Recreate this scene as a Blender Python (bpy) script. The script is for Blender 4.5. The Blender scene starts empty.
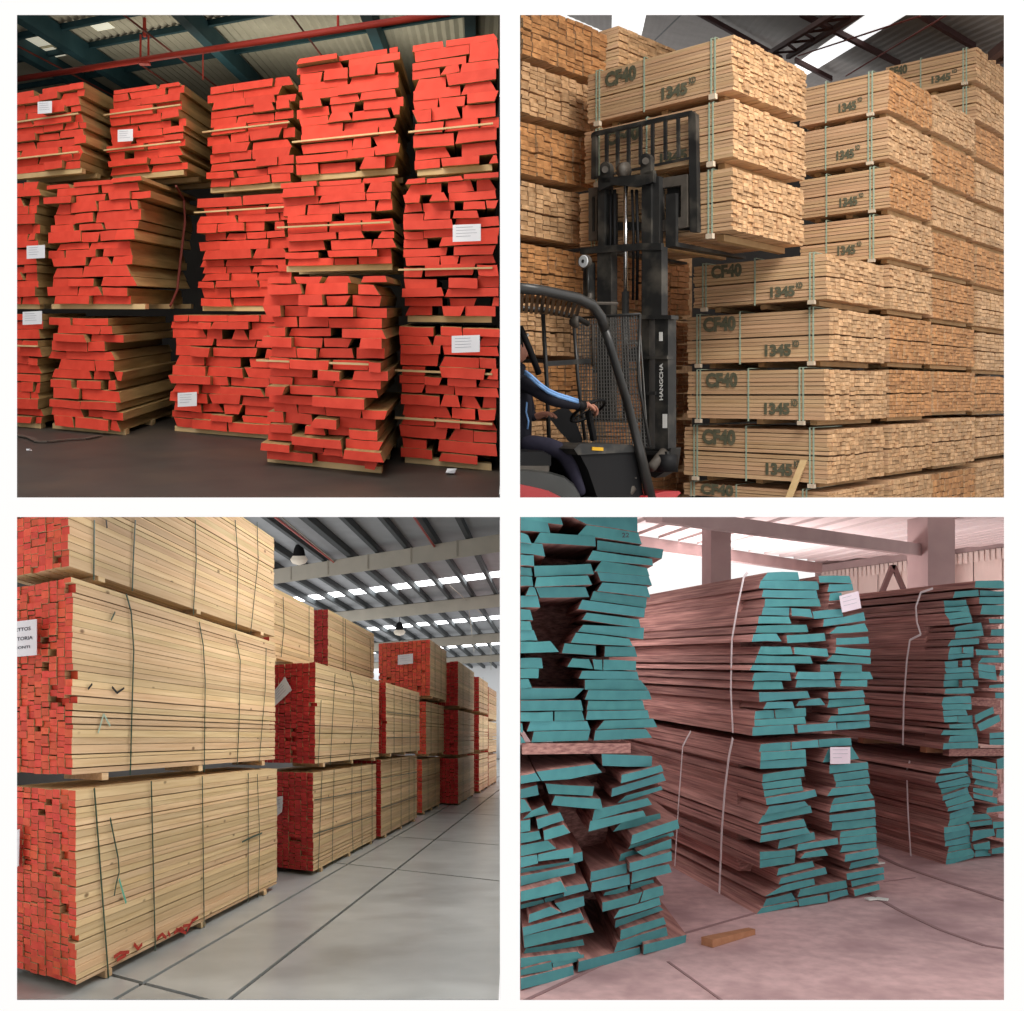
import bpy, math, random
from mathutils import Vector

# ------------------------------------------------------------------ camera, world, exposure
SC = bpy.context.scene
COL = SC.collection
F, PX, HG, EYE = 1000.0, 510.0, 520.0, 3.0     # focal length in pixels, principal point, eye height
cd = bpy.data.cameras.new('camera')
cam = bpy.data.objects.new('camera', cd); COL.objects.link(cam)
cam.location = (0, 0, EYE); cam.rotation_euler = (math.pi/2, 0, 0)
cd.sensor_width = 36.0; cd.lens = F/1024*36
cd.shift_x = (512-PX)/1024; cd.shift_y = (HG-505.5)/1024
cd.clip_start = 0.05; cd.clip_end = 400
SC.camera = cam
SC.view_settings.view_transform = 'Standard'; SC.view_settings.look = 'None'
SC.view_settings.gamma = 1.0; SC.view_settings.exposure = 0.0
SC.view_settings.use_curve_mapping = False
w = bpy.data.worlds.new('overcast'); SC.world = w; w.use_nodes = True
bg = w.node_tree.nodes['Background']
bg.inputs[0].default_value = (1.0, 0.985, 0.97, 1); bg.inputs[1].default_value = 1.06

def area_lamp(name, loc, target, size, sizey, power, col):
    l = bpy.data.lights.new(name, 'AREA'); l.shape = 'RECTANGLE'
    l.size = size; l.size_y = sizey; l.energy = power; l.color = col
    o = bpy.data.objects.new(name, l); COL.objects.link(o)
    o.location = loc
    o.rotation_euler = (Vector(target)-Vector(loc)).to_track_quat('-Z', 'Y').to_euler()
    return o
# fill lights added to brighten the four sheds, no real fittings
FILL_LIGHTS = [('fill_light', (1.6, 11.6, 9.6), (1.6, 13.2, 7.5), 1.5, 1.0, 45, (1.0, .95, .88)),
         ('fill_light', (-2.7, 12.0, 7.65), (-2.7, 12.15, 9.6), 4.4, 1.0, 30, (1.0, .95, .80)),
         ('fill_light', (-2.6, 6.2, 8.2), (-2.4, 9.5, 4.4), 4.0, 1.0, 125, (1.0, .92, .80)),
         ('fill_light', (3.6, 5.5, 8.5), (2.6, 10.0, 4.5), 4.0, 1.5, 285, (1.0, .95, .88)),
         ('fill_light', (-.45, 9.3, 3.24), (-2.0, 9.3, 1.2), 3.0, .4, 78, (1.0, .985, .96)),
         ('fill_light', (-.45, 14.0, 3.75), (-2.2, 14.0, .0), 4.2, .5, 100, (1.0, .985, .96)),
         ('fill_light', (2.6, 7.2, 3.02), (3.2, 9.6, .4), 3.6, .9, 44, (1.0, .95, .94)),
         ('bounce_light', (2.9, 15.6, .7), (3.6, 15.4, 3.5), 2.6, 1.6, 185, (1.0, .95, .93)),
         ('bounce_light', (.14, 10.0, 2.2), (2.2, 9.6, 1.4), 2.6, 1.2, 30, (1.0, .93, .91))]
for a in FILL_LIGHTS: area_lamp(*a)

random.seed(7)
RND = random.Random(11)

# ------------------------------------------------------------------ materials
def mk(name, c1, c2=None, rz=0.0, scale=(1, 1, 1), ns=6.0, rx=0.0, rough=.7, metal=0.0, rand=.12, hue=.0,
       bump=0.0, knots=None, emit=None, detail=4.0, spec=.3, c3=None, s3=1.5):
    m = bpy.data.materials.new(name); m.use_nodes = True
    nt = m.node_tree; N = nt.nodes; L = nt.links
    b = N['Principled BSDF']
    b.inputs['Roughness'].default_value = rough; b.inputs['Metallic'].default_value = metal
    b.inputs['Specular IOR Level'].default_value = spec
    c1 = (*c1, 1)
    if c2 is None: b.inputs['Base Color'].default_value = c1
    c2 = (*c2, 1) if c2 else c1
    tc = N.new('ShaderNodeTexCoord'); oi = N.new('ShaderNodeObjectInfo')
    m1 = N.new('ShaderNodeMapping'); m1.inputs['Rotation'].default_value = (rx, 0, rz)
    m2 = N.new('ShaderNodeMapping'); m2.inputs['Scale'].default_value = scale
    L.new(tc.outputs['Object'], m1.inputs['Vector'])
    ad = N.new('ShaderNodeVectorMath'); ad.operation = 'ADD'
    ml = N.new('ShaderNodeMath'); ml.operation = 'MULTIPLY'; ml.inputs[1].default_value = 37.0 if rand else 0.0
    ge = N.new('ShaderNodeNewGeometry'); sm = N.new('ShaderNodeMath'); sm.operation = 'ADD'
    L.new(oi.outputs['Random'], sm.inputs[0]); L.new(ge.outputs['Random Per Island'], sm.inputs[1])
    fr = N.new('ShaderNodeMath'); fr.operation = 'FRACT'; L.new(sm.outputs[0], fr.inputs[0])
    L.new(fr.outputs[0], ml.inputs[0])
    L.new(m1.outputs[0], m2.inputs['Vector']); L.new(m2.outputs[0], ad.inputs[0]); L.new(ml.outputs[0], ad.inputs[1])
    nz = N.new('ShaderNodeTexNoise'); nz.inputs['Scale'].default_value = ns; nz.inputs['Detail'].default_value = detail
    L.new(ad.outputs[0], nz.inputs['Vector'])
    rp = N.new('ShaderNodeMapRange'); rp.inputs[1].default_value = .3; rp.inputs[2].default_value = .7
    L.new(nz.outputs['Fac'], rp.inputs[0])
    mx = N.new('ShaderNodeMix'); mx.data_type = 'RGBA'
    mx.inputs[6].default_value = c1; mx.inputs[7].default_value = c2
    L.new(rp.outputs[0], mx.inputs[0])
    out = mx.outputs[2]
    if c3:
        n3 = N.new('ShaderNodeTexNoise'); n3.inputs['Scale'].default_value = s3; n3.inputs['Detail'].default_value = 6
        L.new(m1.outputs[0], n3.inputs['Vector'])
        r3 = N.new('ShaderNodeMapRange'); r3.inputs[1].default_value = .5; r3.inputs[2].default_value = .72
        L.new(n3.outputs['Fac'], r3.inputs[0])
        x3 = N.new('ShaderNodeMix'); x3.data_type = 'RGBA'; L.new(r3.outputs[0], x3.inputs[0])
        L.new(out, x3.inputs[6]); x3.inputs[7].default_value = (*c3, 1); out = x3.outputs[2]
    if knots:
        kc, ks, kr = knots
        mk_ = N.new('ShaderNodeMapping'); mk_.inputs['Scale'].default_value = tuple(s*ks for s in (1, .45, 1))
        L.new(m1.outputs[0], mk_.inputs['Vector'])
        a2 = N.new('ShaderNodeVectorMath'); a2.operation = 'ADD'
        L.new(mk_.outputs[0], a2.inputs[0]); L.new(ml.outputs[0], a2.inputs[1])
        v = N.new('ShaderNodeTexVoronoi'); v.inputs['Scale'].default_value = 1.0
        L.new(a2.outputs[0], v.inputs['Vector'])
        r2 = N.new('ShaderNodeMapRange'); r2.inputs[1].default_value = kr*.5; r2.inputs[2].default_value = kr
        r2.inputs[3].default_value = .85; r2.inputs[4].default_value = 0
        L.new(v.outputs['Distance'], r2.inputs[0])
        x2 = N.new('ShaderNodeMix'); x2.data_type = 'RGBA'; L.new(r2.outputs[0], x2.inputs[0])
        L.new(out, x2.inputs[6]); x2.inputs[7].default_value = (*kc, 1); out = x2.outputs[2]
    if rand or hue:
        hs = N.new('ShaderNodeHueSaturation')
        rv = N.new('ShaderNodeMapRange'); rv.inputs[3].default_value = 1-rand; rv.inputs[4].default_value = 1+rand
        L.new(fr.outputs[0], rv.inputs[0]); L.new(rv.outputs[0], hs.inputs['Value'])
        if hue:
            wn = N.new('ShaderNodeTexWhiteNoise'); wn.noise_dimensions = '1D'; L.new(fr.outputs[0], wn.inputs['W'])
            rh = N.new('ShaderNodeMapRange'); rh.inputs[3].default_value = .5-hue; rh.inputs[4].default_value = .5+hue
            L.new(wn.outputs['Value'], rh.inputs[0]); L.new(rh.outputs[0], hs.inputs['Hue'])
        L.new(out, hs.inputs['Color']); out = hs.outputs[0]
    if c2 != c1 or rand or c3 or knots: L.new(out, b.inputs['Base Color'])
    if bump:
        bp = N.new('ShaderNodeBump'); bp.inputs['Strength'].default_value = bump; bp.inputs['Distance'].default_value = .01
        L.new(nz.outputs['Fac'], bp.inputs['Height']); L.new(bp.outputs[0], b.inputs['Normal'])
    if emit:
        b.inputs['Emission Color'].default_value = (*emit[:3], 1); b.inputs['Emission Strength'].default_value = emit[3]
    return m

M = {}
M['white'] = mk('white_plaster', (.95, .95, .95), rand=0, rough=.9, spec=0)
# top left shed
M['red_end'] = mk('red_end_paint', (.80, .078, .045), (.70, .055, .030), ns=9, rand=.10, rough=.65)
M['tan_wood'] = mk('tan_rough_wood', (.50, .33, .145), (.32, .20, .08), rx=-.212, scale=(12, .8, 12), ns=2, rand=.2, bump=.3)
M['lath'] = mk('pale_lath', (.72, .52, .28), (.6, .42, .2), ns=5, rand=.1)
M['asphalt'] = mk('dark_floor', (.060, .052, .044), (.045, .038, .032), ns=3, rand=0, rough=.55, bump=.15, c3=(.085, .062, .045), s3=.9)
M['roof_tl'] = mk('weathered_roof_sheet', (.50, .47, .38), (.42, .39, .31), ns=2, rand=.06)
M['teal_steel'] = mk('teal_steel', (.028, .08, .098), (.018, .058, .072), ns=3, rand=.1)
M['red_pipe'] = mk('red_pipe_paint', (.50, .055, .035), (.42, .04, .03), ns=3, rand=0, rough=.45)
M['rod'] = mk('rust_red_rod', (.16, .03, .022), rand=0)
M['sky_sheet'] = mk('daylit_roof_sheet', (.9, .9, .8), rand=0, emit=(1, .95, .75, .38))
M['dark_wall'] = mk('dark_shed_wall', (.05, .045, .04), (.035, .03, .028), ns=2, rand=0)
# top right shed
RZT = math.atan2(.730, .683)       # turns the board direction onto the y axis
M['pine_side'] = mk('orange_pine', (.69, .46, .275), (.51, .31, .165), rx=-.1245, rz=-math.atan2(.73, .683), scale=(22, .9, 40), ns=1.6, rand=.10, hue=.006)
M['pine_end'] = mk('orange_pine_end_grain', (.68, .43, .235), (.40, .215, .095), ns=15, rand=.22, detail=6)
M['pine_end_o'] = mk('russet_pine_end_grain', (.60, .30, .12), (.34, .145, .05), ns=15, rand=.24, detail=6)
M['pine_end_d'] = mk('dark_pine_end_grain', (.42, .20, .085), (.26, .11, .045), ns=17, rand=.15, detail=6)
M['bearer'] = mk('pine_bearer', (.55, .36, .18), (.45, .28, .13), ns=8, rand=.1)
M['pale_bearer'] = mk('pale_bearer_end', (.72, .60, .46), (.6, .5, .38), ns=8, rand=.1)
M['stencil'] = mk('stencil_paint', (.085, .095, .06), (.15, .14, .09), ns=22, rand=0, rough=.8)
M['green_strap'] = mk('pale_green_strap', (.36, .46, .36), rand=.1, rough=.4)
M['dgreen_strap'] = mk('dark_green_strap', (.025, .06, .035), rand=.1, rough=.4)
M['mint_strap'] = mk('mint_strap', (.10, .42, .30), rand=0, rough=.4)
M['black'] = mk('black_plastic', (.009, .009, .010), rand=0, rough=.55, spec=.2)
M['machine'] = mk('worn_black_steel', (.030, .030, .029), (.018, .018, .018), ns=6, rand=.1, rough=.42, c3=(.10, .09, .075), s3=4)
M['machine_grey'] = mk('worn_grey_steel', (.11, .095, .08), (.07, .06, .05), ns=10, rand=.05, rough=.55)
M['guard'] = mk('guard_paint', (.035, .034, .032), (.024, .024, .024), ns=5, rand=.05, rough=.35, spec=.5)
M['wire'] = mk('grey_wire', (.17, .165, .155), rand=0, rough=.4)
M['chrome'] = mk('chrome', (.75, .75, .75), rand=0, metal=1, rough=.18)
M['red_body'] = mk('red_body_paint', (.48, .03, .035), (.42, .025, .03), ns=3, rand=0, rough=.3, spec=.6)
M['grey_fender'] = mk('grey_fender', (.06, .062, .06), (.045, .047, .045), ns=3, rand=0, rough=.3)
M['yellow'] = mk('yellow_sticker', (.75, .42, .03), rand=0)
M['decal'] = mk('white_decal', (.75, .75, .72), rand=0)
M['lampglass'] = mk('lamp_glass', (.75, .78, .80), rand=0, rough=.1, spec=.8)
M['navy'] = mk('navy_jacket', (.012, .012, .020), (.018, .018, .028), ns=30, rand=0, rough=.85)
M['trouser'] = mk('dark_trousers', (.022, .020, .038), (.030, .028, .048), ns=18, rand=0, rough=.9)
M['sky_stripe'] = mk('sky_blue_stripe', (.22, .42, .78), rand=0, rough=.7)
M['skin'] = mk('skin', (.48, .22, .15), (.42, .18, .12), ns=20, rand=0, rough=.55)
M['hair'] = mk('dark_hair', (.015, .012, .01), rand=0, rough=.8)
M['roof_tr'] = mk('grey_roof_sheet', (.27, .25, .235), (.22, .205, .19), ns=2, rand=.08)
M['truss'] = mk('maroon_steel', (.060, .022, .020), (.045, .018, .016), ns=4, rand=.1)
M['skylight'] = mk('daylit_skylight', (.9, .9, .9), rand=0, emit=(1, 1, 1, .95))
M['skylight_b'] = mk('bright_skylight', (.9, .9, .9), rand=0, emit=(.97, .99, 1, 6.0))
M['floor_tr'] = mk('grey_yard_floor', (.25, .23, .21), (.2, .185, .17), ns=4, rand=0)
# bottom left shed
M['spruce'] = mk('pale_spruce', (.73, .53, .31), (.58, .385, .20), rx=.2136, rz=.057, scale=(30, .75, 30), ns=1.5, rand=.16, hue=.009,
                 knots=((.15, .075, .03), 5.8, .105))
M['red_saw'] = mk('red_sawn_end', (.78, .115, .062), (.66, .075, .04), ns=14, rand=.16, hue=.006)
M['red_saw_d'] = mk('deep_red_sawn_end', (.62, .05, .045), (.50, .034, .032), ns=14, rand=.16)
M['slab'] = mk('polished_concrete', (.43, .45, .445), (.34, .36, .355), ns=2.6, rand=.03, rough=.30, spec=.55, detail=8, c3=(.27, .28, .275), s3=1.3)
M['joint'] = mk('joint_filler', (.05, .052, .05), rand=0)
M['roof_bl'] = mk('grey_ceiling_sheet', (.40, .42, .44), (.35, .37, .39), ns=2, rand=.05)
M['purlin_bl'] = mk('dark_purlin', (.075, .085, .09), (.06, .07, .075), ns=2, rand=.1)
M['girder'] = mk('tan_girder', (.47, .43, .36), (.41, .38, .32), ns=2, rand=.04)
M['gap_shade'] = mk('gap_shade_grey', (.10, .10, .10), rand=0)  # dark tone stands in for shade behind the long row
M['lamp_bowl'] = mk('frosted_lamp_bowl', (.75, .68, .58), rand=0, emit=(1, .9, .75, .15))
M['wall_white'] = mk('white_end_wall', (.8, .82, .84), rand=0)
M['paper'] = mk('paper', (.82, .83, .86), (.78, .79, .83), ns=3, rand=0)
M['ink'] = mk('ink', (.08, .08, .10), rand=0)
M['grey_ink'] = mk('grey_print', (.35, .37, .42), rand=0)
M['spray'] = mk('red_spray', (.42, .035, .02), rand=0)
# bottom right shed
M['teal_end'] = mk('teal_end_paint', (.090, .315, .33), (.072, .265, .285), ns=9, rand=.13, hue=.006, rough=.7)
M['brown_wood'] = mk('red_brown_rough_wood', (.60, .32, .275), (.24, .105, .10), rx=.139, rz=-.207, scale=(9, .7, 30), ns=2.2, rand=.25, bump=.5, rough=.85)
M['pink_floor'] = mk('pink_concrete', (.70, .465, .468), (.52, .335, .34), ns=9, rand=0, rough=.85, bump=.3, detail=12, c3=(.40, .25, .26), s3=1.4)
M['pink_dust'] = mk('joint_dust', (.32, .19, .195), rand=0)
M['pink_conc'] = mk('pink_cast_concrete', (.56, .40, .39), (.48, .335, .33), ns=3, rand=.04, rough=.9)
M['pink_roof'] = mk('pale_pink_roof', (.93, .80, .79), (.88, .74, .73), ns=2, rand=.04)
M['pink_wall'] = mk('pale_panel', (.93, .76, .69), (.88, .71, .65), ns=2, rand=.06)
M['brace'] = mk('brown_brace', (.16, .085, .08), rand=0)
M['white_strap'] = mk('white_strap', (.92, .85, .87), rand=0, rough=.5)
M['pink_paper'] = mk('pink_paper', (.82, .72, .79), (.78, .66, .74), ns=12, rand=0)
M['offcut'] = mk('orange_offcut', (.50, .24, .13), (.40, .18, .09), scale=(1, 6, 6), ns=3, rand=0)

# ------------------------------------------------------------------ building helpers
def link(o, parent=None):
    COL.objects.link(o)
    if parent is not None: o.parent = parent
    return o
def thing(name, label, cat, loc=(0, 0, 0), group=None):
    o = bpy.data.objects.new(name, None); o.location = loc; o.empty_display_size = .1
    o['label'] = label; o['category'] = cat
    if group: o['group'] = group
    return link(o)
def mesh(name, verts, faces, mats, parent=None, idx=None, smooth=False):
    """verts are world points; they are stored relative to the thing's base."""
    base = Vector((0, 0, 0))
    p = parent
    while p is not None: base += p.location; p = p.parent
    me = bpy.data.meshes.new(name)
    me.from_pydata([tuple(Vector(v)-base) for v in verts], [], faces)
    for m in (mats if isinstance(mats, (list, tuple)) else [mats]): me.materials.append(m)
    if idx: me.polygons.foreach_set('material_index', idx)
    if smooth: me.polygons.foreach_set('use_smooth', [True]*len(faces))
    me.update()
    return link(bpy.data.objects.new(name, me), parent)
def struct(name, label, verts, faces, mats, parent=None, idx=None):
    o = mesh(name, verts, faces, mats, parent, idx)
    if parent is None: o['kind'] = 'structure'; o['label'] = label
    return o

class MB:
    """collects prisms, boxes and tubes for one mesh"""
    def __init__(s): s.v = []; s.f = []; s.i = []
    def prism(s, front, back, mf=0, ms=0):
        n = len(front); b = len(s.v)
        s.v += list(front)+list(back)
        s.f.append(tuple(range(b+n-1, b-1, -1))); s.i.append(mf)
        s.f.append(tuple(range(b+n, b+2*n))); s.i.append(ms)
        for k in range(n):
            j = (k+1) % n
            s.f.append((b+k, b+j, b+n+j, b+n+k)); s.i.append(ms)
        return s
    def bar(s, p, q, a, c, m=0):
        """box along p-q; a and c are half-size vectors across it"""
        p, q, a, c = Vector(p), Vector(q), Vector(a), Vector(c)
        return s.prism([p-a-c, p+a-c, p+a+c, p-a+c], [q-a-c, q+a-c, q+a+c, q-a+c], m, m)
    def tube(s, pts, r, n=8, m=0, cap=True):
        pts = [Vector(p) for p in pts]; b = len(s.v)
        rs = r if isinstance(r, (list, tuple)) else [r]*len(pts)
        for k, p in enumerate(pts):
            t = (pts[min(k+1, len(pts)-1)]-pts[max(k-1, 0)]).normalized()
            up = Vector((0, 0, 1)) if abs(t.z) < .9 else Vector((1, 0, 0))
            x = t.cross(up).normalized(); y = x.cross(t)
            for j in range(n):
                an = 2*math.pi*j/n
                s.v.append(p+(x*math.cos(an)+y*math.sin(an))*rs[k])
        for k in range(len(pts)-1):
            for j in range(n):
                j2 = (j+1) % n
                s.f.append((b+k*n+j, b+k*n+j2, b+(k+1)*n+j2, b+(k+1)*n+j)); s.i.append(m)
        if cap:
            s.f.append(tuple(b+j for j in range(n-1, -1, -1))); s.i.append(m)
            e = b+(len(pts)-1)*n
            s.f.append(tuple(e+j for j in range(n))); s.i.append(m)
        return s
    def build(s, name, mats, parent=None, smooth=False):
        return mesh(name, s.v, s.f, mats, parent, s.i, smooth)

class Room:
    """one shed: its floor is a plane through horizon line H of the picture"""
    def __init__(s, H): s.H = H; s.s = (HG-H)/F
    def P(s, px, py, Y): return Vector(((px-PX)/F*Y, Y, EYE+(HG-py)/F*Y))
    def W(s, X, Y, Z): return Vector((X, Y, EYE+Z+s.s*Y))
    def fl(s, px, py, h): return s.P(px, py, h*F/(py-s.H))
    def dir(s, vx):
        d = Vector((vx-PX, F, 0)).normalized(); return Vector((d.x, d.y, s.s*d.y))
    def on(s, px, py, P0, d):
        """point of the upright plane through P0 along d seen at px, py"""
        k = (px-PX)/F
        t = (k*P0.y-P0.x)/(d.x-k*d.y)
        return s.P(px, py, P0.y+t*d.y)
    def tpx(s, px, P0, d):
        k = (px-PX)/F
        return (k*P0.y-P0.x)/(d.x-k*d.y)
TL, TR, BL, BR = Room(305), Room(395), Room(737), Room(660)
UP = Vector((0, 0, 1))

_txt = {}
def text_verts(s, bold=.0):
    if (s, bold) in _txt: return _txt[(s, bold)]
    c = bpy.data.curves.new('lettering', 'FONT'); c.body = s; c.size = 1; c.offset = bold; c.resolution_u = 3
    o = bpy.data.objects.new('lettering', c); COL.objects.link(o)
    dg = bpy.context.evaluated_depsgraph_get(); me = o.evaluated_get(dg).to_mesh()
    v = [x.co.copy() for x in me.vertices]; f = [tuple(p.vertices) for p in me.polygons]
    o.evaluated_get(dg).to_mesh_clear()
    bpy.data.objects.remove(o); bpy.data.curves.remove(c)
    _txt[(s, bold)] = (v, f)
    return v, f
def lettering(name, s, origin, xdir, ydir, width, height, mat, parent, bold=.02):
    """flat lettering fitted to a width and height, standing on origin along xdir"""
    v, f = text_verts(s, bold)
    x0 = min(p.x for p in v); x1 = max(p.x for p in v); y0 = min(p.y for p in v); y1 = max(p.y for p in v)
    o = Vector(origin)
    vv = [o+xdir*((p.x-x0)/(x1-x0)*width)+ydir*((p.y-y0)/(y1-y0)*height) for p in v]
    return mesh(name, vv, f, mat, parent)
def ribbon(mb, pts, wid, thick, out):
    """strap along points, wid across, lying thick proud in the direction out"""
    pts = [Vector(p) for p in pts]
    for p, q in zip(pts, pts[1:]):
        t = (q-p).normalized(); c = t.cross(out).normalized()
        mb.bar(p+out*thick*.5, q+out*thick*.5, c*wid*.5, out*thick*.5)

# ------------------------------------------------------------------ lumber packs
def rough_pack(R, root, O, U, D, W, H, L, th, bw, paint, wood, seed, edge=.05, hole=.10, trim=None, slope=0., jag=.035, cap=None):
    """rows of waney boards, ends towards the viewer; U runs right, D back"""
    r = random.Random(seed); v = 0.0
    W0 = W
    while v < H-.4*th:
        t = min(th*r.uniform(.78, 1.25), H-v)
        W = W0 if trim is None else W0*trim(v/H)
        u = r.uniform(0, 2*edge); ue = W-r.uniform(0, 2*edge)
        while u < ue-.06:
            b = min(bw*r.uniform(.6, 1.75), ue-u)
            if ue-u-b < .10: b = ue-u
            c0 = r.choice((0, r.uniform(-.2, .3), r.uniform(.1, .75)))*t; c1 = r.choice((0, r.uniform(-.2, .3), r.uniform(.1, .75)))*t
            if r.random() < .35: c0, c1 = -c0*.8, -c1*.8
            lo = v
            lp = r.uniform(-.16, .16)*t; bt = t*r.choice((.97, .97, .93, .84))
            bow = r.uniform(-.05, .05)*t
            q = [(u+max(-c0, 0), lo), (u+b*.5, lo+lp*.3+bow), (u+b-max(-c1, 0)-.004, lo+lp*.6), (u+b-max(c1, 0)-.004, lo+bt+lp*.6), (u+b*.5, lo+bt+lp*.3+bow), (u+max(c0, 0), lo+bt)]
            d0 = -abs(r.gauss(0, jag)) if r.random() < .6 else r.uniform(0, jag)
            if r.random() < .06: d0 -= .06
            LL = L*r.uniform(.93, 1.0)
            fr = [O+U*a+UP*z+D*d0 for a, z in q]; bk = [p+D*(LL-d0) for p in fr]
            MB().prism(fr, bk, 1, 0).build('board', [wood, paint], root)
            u += b
            if r.random() < hole: u += r.uniform(.04, .13)
            elif r.random() < .3: u += r.uniform(.005, .02)
        v += t

def sawn_pack(root, O, U, D, cols, rows, cw, rt, L, side, end, seed, split=0., jit=.010, single=None, lay=.0, vary=.06, stagger=None, skip=0., lmax=None, start=None):
    """grid of sawn boards; ends at d=0, the long face at u=0. single(c, r) says which boards are parts of their own"""
    r = random.Random(seed); rest = MB()
    for c in range(cols):
        cv = r.uniform(0, .3)*rt*lay; cd_ = r.uniform(-jit, jit)
        wt = [r.uniform(1-vary, 1+vary) for _ in range(rows)]
        if vary > .2: wt = [x*(r.choice((.6, 1.5)) if r.random() < .12 else 1) for x in wt]
        fac = rows/sum(wt); at_v = 0.0
        for k in range(rows):
            t_ = wt[k]*fac*rt
            v = at_v+(split if k >= rows//2 else 0); at_v += t_
            hh = t_-rt*r.choice((.05, .065, .085, .085, .2)) if vary > .2 else t_-rt*r.choice((.08, .10, .12, .20))
            d0 = cd_*.5+r.uniform(-jit, jit)
            if r.random() < skip: d0 += r.uniform(.03, .09)
            u0 = c*cw+(r.uniform(-.004, .004) if c == 0 else 0); u1 = (c+1)*cw-cw*.07
            tl = r.uniform(0, .07)*rt
            LL = L if lmax is None else min(L, lmax(u0, v))
            s0 = d0 if start is None else max(d0, start(v+t_))
            if LL-s0 < .03: continue
            z0, z1 = v+cv, v+cv+hh
            q = [(u0, z0), (u1, z0+tl), (u1, z1+tl), (u0, z1)]
            fr = [O+U*a+UP*z+D*s0 for a, z in q]; bk = [p+D*(LL-s0+r.uniform(-jit, jit)) for p in fr]
            if single is None or single(c, k):
                MB().prism(fr, bk, 1, 0).build('board', [side, end], root)
            else: rest.prism(fr, bk, 1, 0)
    if rest.v:
        o = rest.build('board_rows', [side, end], root); o['kind'] = 'stuff'

def tag(root, R, quad, P0, d, off, mat, lines, seed=0, name='paper_tag', ink=None):
    """paper tag given by four picture corners on the plane P0, d"""
    n = Vector((d.y, -d.x, 0)).normalized()*off
    P0 = Vector((P0.x, P0.y, 0))+n
    a = [R.on(x, y, P0, d) for x, y in quad]      # tl tr br bl
    o = MB().prism([p+n.normalized()*.004 for p in a], a).build(name, mat, root)
    if lines:
        mb = MB(); r = random.Random(seed)
        for k in range(lines):
            f = .16+.7*k/lines
            l0 = a[0].lerp(a[3], f); r0 = a[1].lerp(a[2], f); e = n.normalized()*.0045
            p, q = l0.lerp(r0, .12)+e, l0.lerp(r0, r.uniform(.55, .88))+e
            hgt = (a[3]-a[0])*.02
            mb.bar(p, q, hgt*.5, n.normalized()*.0012)
        mb.build('printed_line', ink or M['grey_ink'], o)
    return o, a

# ------------------------------------------------------------------ the white wall with four openings
YF = 5.5
def front_wall():
    R = TL
    def bar(x0, y0, x1, y1, name, parent):
        a = [(x0, y0), (x1, y0), (x1, y1), (x0, y1)]
        fr = [R.P(x, y, YF) for x, y in a]; bk = [R.P(x, y, YF+.06) for x, y in a]
        MB().prism(fr, bk).build(name, M['white'], parent)
    wf = bpy.data.objects.new('wall_front', None); wf.location = (0, YF, EYE); wf['kind'] = 'structure'
    wf['label'] = 'white wall with four square openings, one for each shed'; link(wf)
    bar(-70, -70, 17, 1080, 'wall_strip', wf); bar(1004, -70, 1094, 1080, 'wall_strip', wf)
    bar(17, -70, 1004, 15, 'wall_strip', wf); bar(17, 1000, 1004, 1080, 'wall_strip', wf)
    bar(500, 15, 520, 1000, 'wall_strip', wf)
    bar(17, 497.5, 500, 517, 'wall_strip', wf); bar(520, 497.5, 1004, 517, 'wall_strip', wf)
front_wall()
v = [(x, y, z) for x in (-.062, -.054) for y in (6.05, 20) for z in (EYE+.02, 11)]
v2 = [(x, y, z) for x in (-.062, -.054) for y in (6.05, 26) for z in (-6, EYE)]
struct('wall_middle', 'thin partition between the left and the right sheds', v,
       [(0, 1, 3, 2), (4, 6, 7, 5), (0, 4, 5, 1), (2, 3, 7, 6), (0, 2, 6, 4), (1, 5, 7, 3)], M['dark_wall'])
struct('wall_middle', 'thin white partition between the two lower sheds', v2,
       [(0, 1, 3, 2), (4, 6, 7, 5), (0, 4, 5, 1), (2, 3, 7, 6), (0, 2, 6, 4), (1, 5, 7, 3)], M['wall_white'])

# ================================================================== top left shed: red-ended boards
R = TL; HT = 1.2
U_T = Vector((.874, -.486, R.s*-.486)); D_T = R.dir(477)
def tl_floor():
    Y0, Y1 = 6.2, 17.5
    q = [(-9.0, Y0), (-.07, Y0), (-.07, Y1), (-14, Y1)]
    struct('floor', 'dark worn yard floor under the red-ended lumber', [R.W(x, y, -HT) for x, y in q]+[R.W(x, y, -HT-.03) for x, y in q],
           [(0, 1, 2, 3), (7, 6, 5, 4), (0, 4, 5, 1), (1, 5, 6, 2), (2, 6, 7, 3), (3, 7, 4, 0)], M['asphalt'])
    q = [(-14, 17.3), (-.07, 17.3)]
    struct('wall_back', 'dark wall added behind the red lumber to block light', [R.W(q[0][0], 17.3, -HT), R.W(q[1][0], 17.3, -HT), R.W(q[1][0], 17.3, 3.6), R.W(q[0][0], 17.3, 3.6)],
           [(0, 1, 2, 3)], M['dark_wall'])  # put in dark behind the stacks to block light
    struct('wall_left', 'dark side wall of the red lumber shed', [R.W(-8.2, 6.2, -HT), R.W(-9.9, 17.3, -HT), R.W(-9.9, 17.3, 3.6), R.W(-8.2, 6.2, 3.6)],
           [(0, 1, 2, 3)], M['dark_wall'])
tl_floor()

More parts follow.
